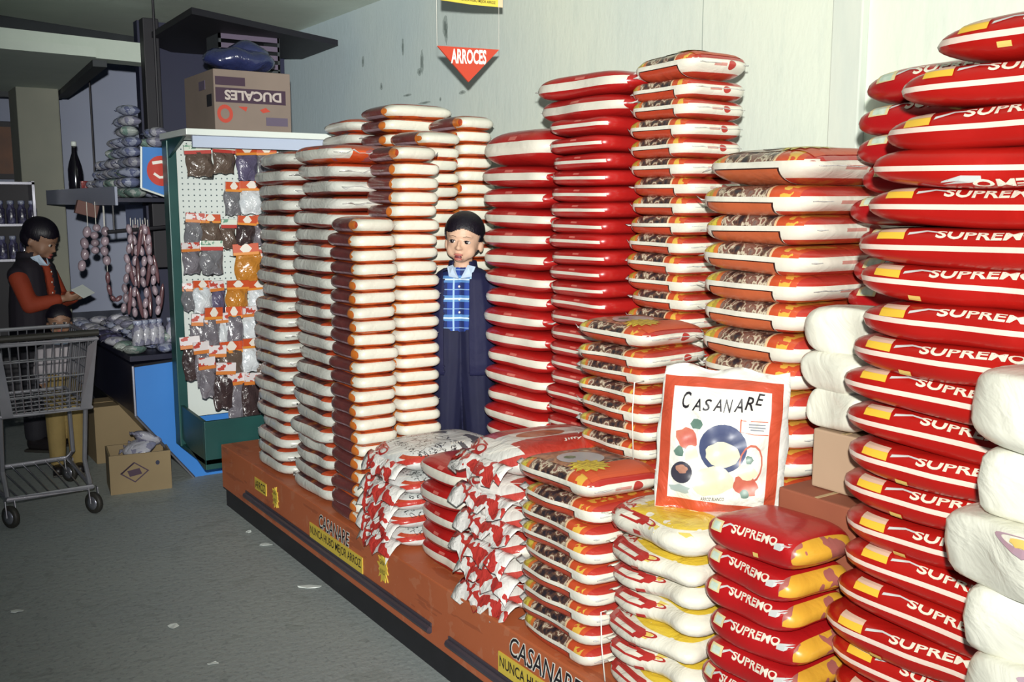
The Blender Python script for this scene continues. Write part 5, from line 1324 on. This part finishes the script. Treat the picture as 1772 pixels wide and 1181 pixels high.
M_collar = mat('collar_cloth', 'b9cbe0', 0.8)
def c_skin(a, b):
    return lambda g: g.mix(g.noise(14, 2), a, b)
M_skin = mat('child_skin', c_skin('d8b49c', 'cba288'), 0.5, spec=0.35)
M_skin2 = mat('dim_skin', c_skin('9a7660', '8a6652'), 0.55)  # darker skin; the dimness at the back is put into its colour
M_eye = mat('eye_white', 'cfc6c0', 0.25); M_iris = mat('eye_dark', '1d1418', 0.2); M_brow = mat('brow_hair', '5b4438', 0.7)
M_lips = mat('lips', 'b5695f', 0.4); M_mouth = mat('mouth_dark', '6b2f35', 0.4)
M_hair = mat('black_hair', lambda g: g.mix(g.noise(60, 3, stretch=(3, 3, .4)), '0a0712', '17111f'), 0.45, lambda g: (g.noise(140, 3, stretch=(3, 3, .3)), 0.5, 0.003))
def c_plaid(g):
    fx = (g.ox*17+0.05).frac(); fz = (g.oz*15+0.2).frac()
    c = g.paint('1f3f92', [((fx < 0.30), '14265e'), ((fz < 0.34), '4f7fb8'), ((fx.band(0.62, 0.72)), '9fc0dc'), ((fz.band(0.12, 0.20)), 'c9dcea'), ((fz.band(0.62, 0.66)), '86a9cf')])
    return c
M_plaid = mat('blue_plaid', c_plaid, 0.8)
M_navyc = mat('navy_cloth', lambda g: g.mix(g.noise(12, 3), '0b0c34', '10123e'), 0.75, lambda g: (g.noise(16, 3), 0.5, 0.01))
M_navyt = mat('navy_trousers', lambda g: g.mix(g.noise(12, 3), '080a2a', '0c1038'), 0.75, lambda g: (g.noise(14, 3, stretch=(1, 1, .4)), 0.5, 0.01))
M_shoe = mat('dark_shoe', '1a1618', 0.4)
AL = [Vector((0.108, 0.012, 0.755)), Vector((0.142, 0.030, 0.62)), Vector((0.150, 0.0, 0.50)), (0, -0.15, -1), (-1, 0, 0)]
AR = [Vector((-0.108, 0.012, 0.755)), Vector((-0.138, 0.034, 0.62)), Vector((-0.142, 0.010, 0.50)), (0, -0.15, -1), (1, 0, 0)]
person('small boy in navy jacket and blue plaid shirt standing between the rice stacks', (1.797, 2.985, PZ+0.001), RAD(-39), 1.035, M_skin, M_hair, M_plaid, M_navyc, M_navyt, M_shoe, AL, AR,
       head_rot=(RAD(2), RAD(5), RAD(-4)), vox=0.0035, open_w=0.044, open_cx=-0.012)
# older child reading a slip of paper, in orange with a dark vest
M_orsh = mat('orange_shirt', lambda g: g.mix(g.noise(10, 3), '9c3a1c', '84301a'), 0.8, lambda g: (g.noise(16, 3), 0.5, 0.01))
M_dvest = mat('dark_vest', '1a1420', 0.8); M_khaki = mat('khaki_cloth', lambda g: g.mix(g.noise(10, 3), '9a8450', '7f6c42'), 0.85, lambda g: (g.noise(16, 3), 0.5, 0.01))
M_palesh = mat('pale_shirt', lambda g: g.mix(g.noise(10, 3), 'b7b0b4', '9a949c'), 0.85)
pp = on_y(62, 500, 5.85)
AL2 = [Vector((0.105, 0.005, 0.755)), Vector((0.115, -0.045, 0.64)), Vector((0.050, -0.150, 0.665)), (-0.3, -1, 0.1), (-0.6, 0.1, 0.8)]
AR2 = [Vector((-0.105, 0.005, 0.755)), Vector((-0.115, -0.045, 0.64)), Vector((-0.040, -0.150, 0.665)), (0.3, -1, 0.1), (0.6, 0.1, 0.8)]
person('person in orange shirt and dark vest looking down at a paper slip', (pp.x, pp.y, 0), RAD(48), 1.30, M_skin2, M_hair, M_orsh, M_dvest, mat('dark_trousers', '1b1a22', 0.8), M_shoe, AL2, AR2,
       head_rot=(RAD(26), 0, RAD(8)), head_scale=0.92, vox=0.006, vest=True, open_w=0.03, detail=True)
hp_ = Vector((pp.x, pp.y, 0))+Euler((0, 0, RAD(48))).to_matrix()@Vector((0.005, -0.215, 0.692))*(1.30/1.03)
tag(MB().box((-0.055, -0.04, -0.001), (0.055, 0.04, 0.001)).obj('paper_slip', M_lip, loc=hp_, rot=(RAD(35), RAD(-10), RAD(48))), 'white paper slip held by the person in orange', 'paper')
kp = on_y(112, 700, 5.25)
AL3 = [Vector((0.105, 0.005, 0.755)), Vector((0.130, -0.01, 0.64)), Vector((0.105, -0.09, 0.57)), (0, -1, -0.3), (-0.3, 0, 0.9)]
AR3 = [Vector((-0.105, 0.005, 0.755)), Vector((-0.130, -0.01, 0.64)), Vector((-0.105, -0.09, 0.57)), (0, -1, -0.3), (0.3, 0, 0.9)]
person('toddler in pale shirt and khaki trousers standing behind the shopping cart', (kp.x, kp.y, 0), RAD(-8), 0.84, M_skin2, M_hair, M_palesh, M_palesh, M_khaki, M_shoe, AL3, AR3, head_scale=1.05, vox=0.006, jacket=False)
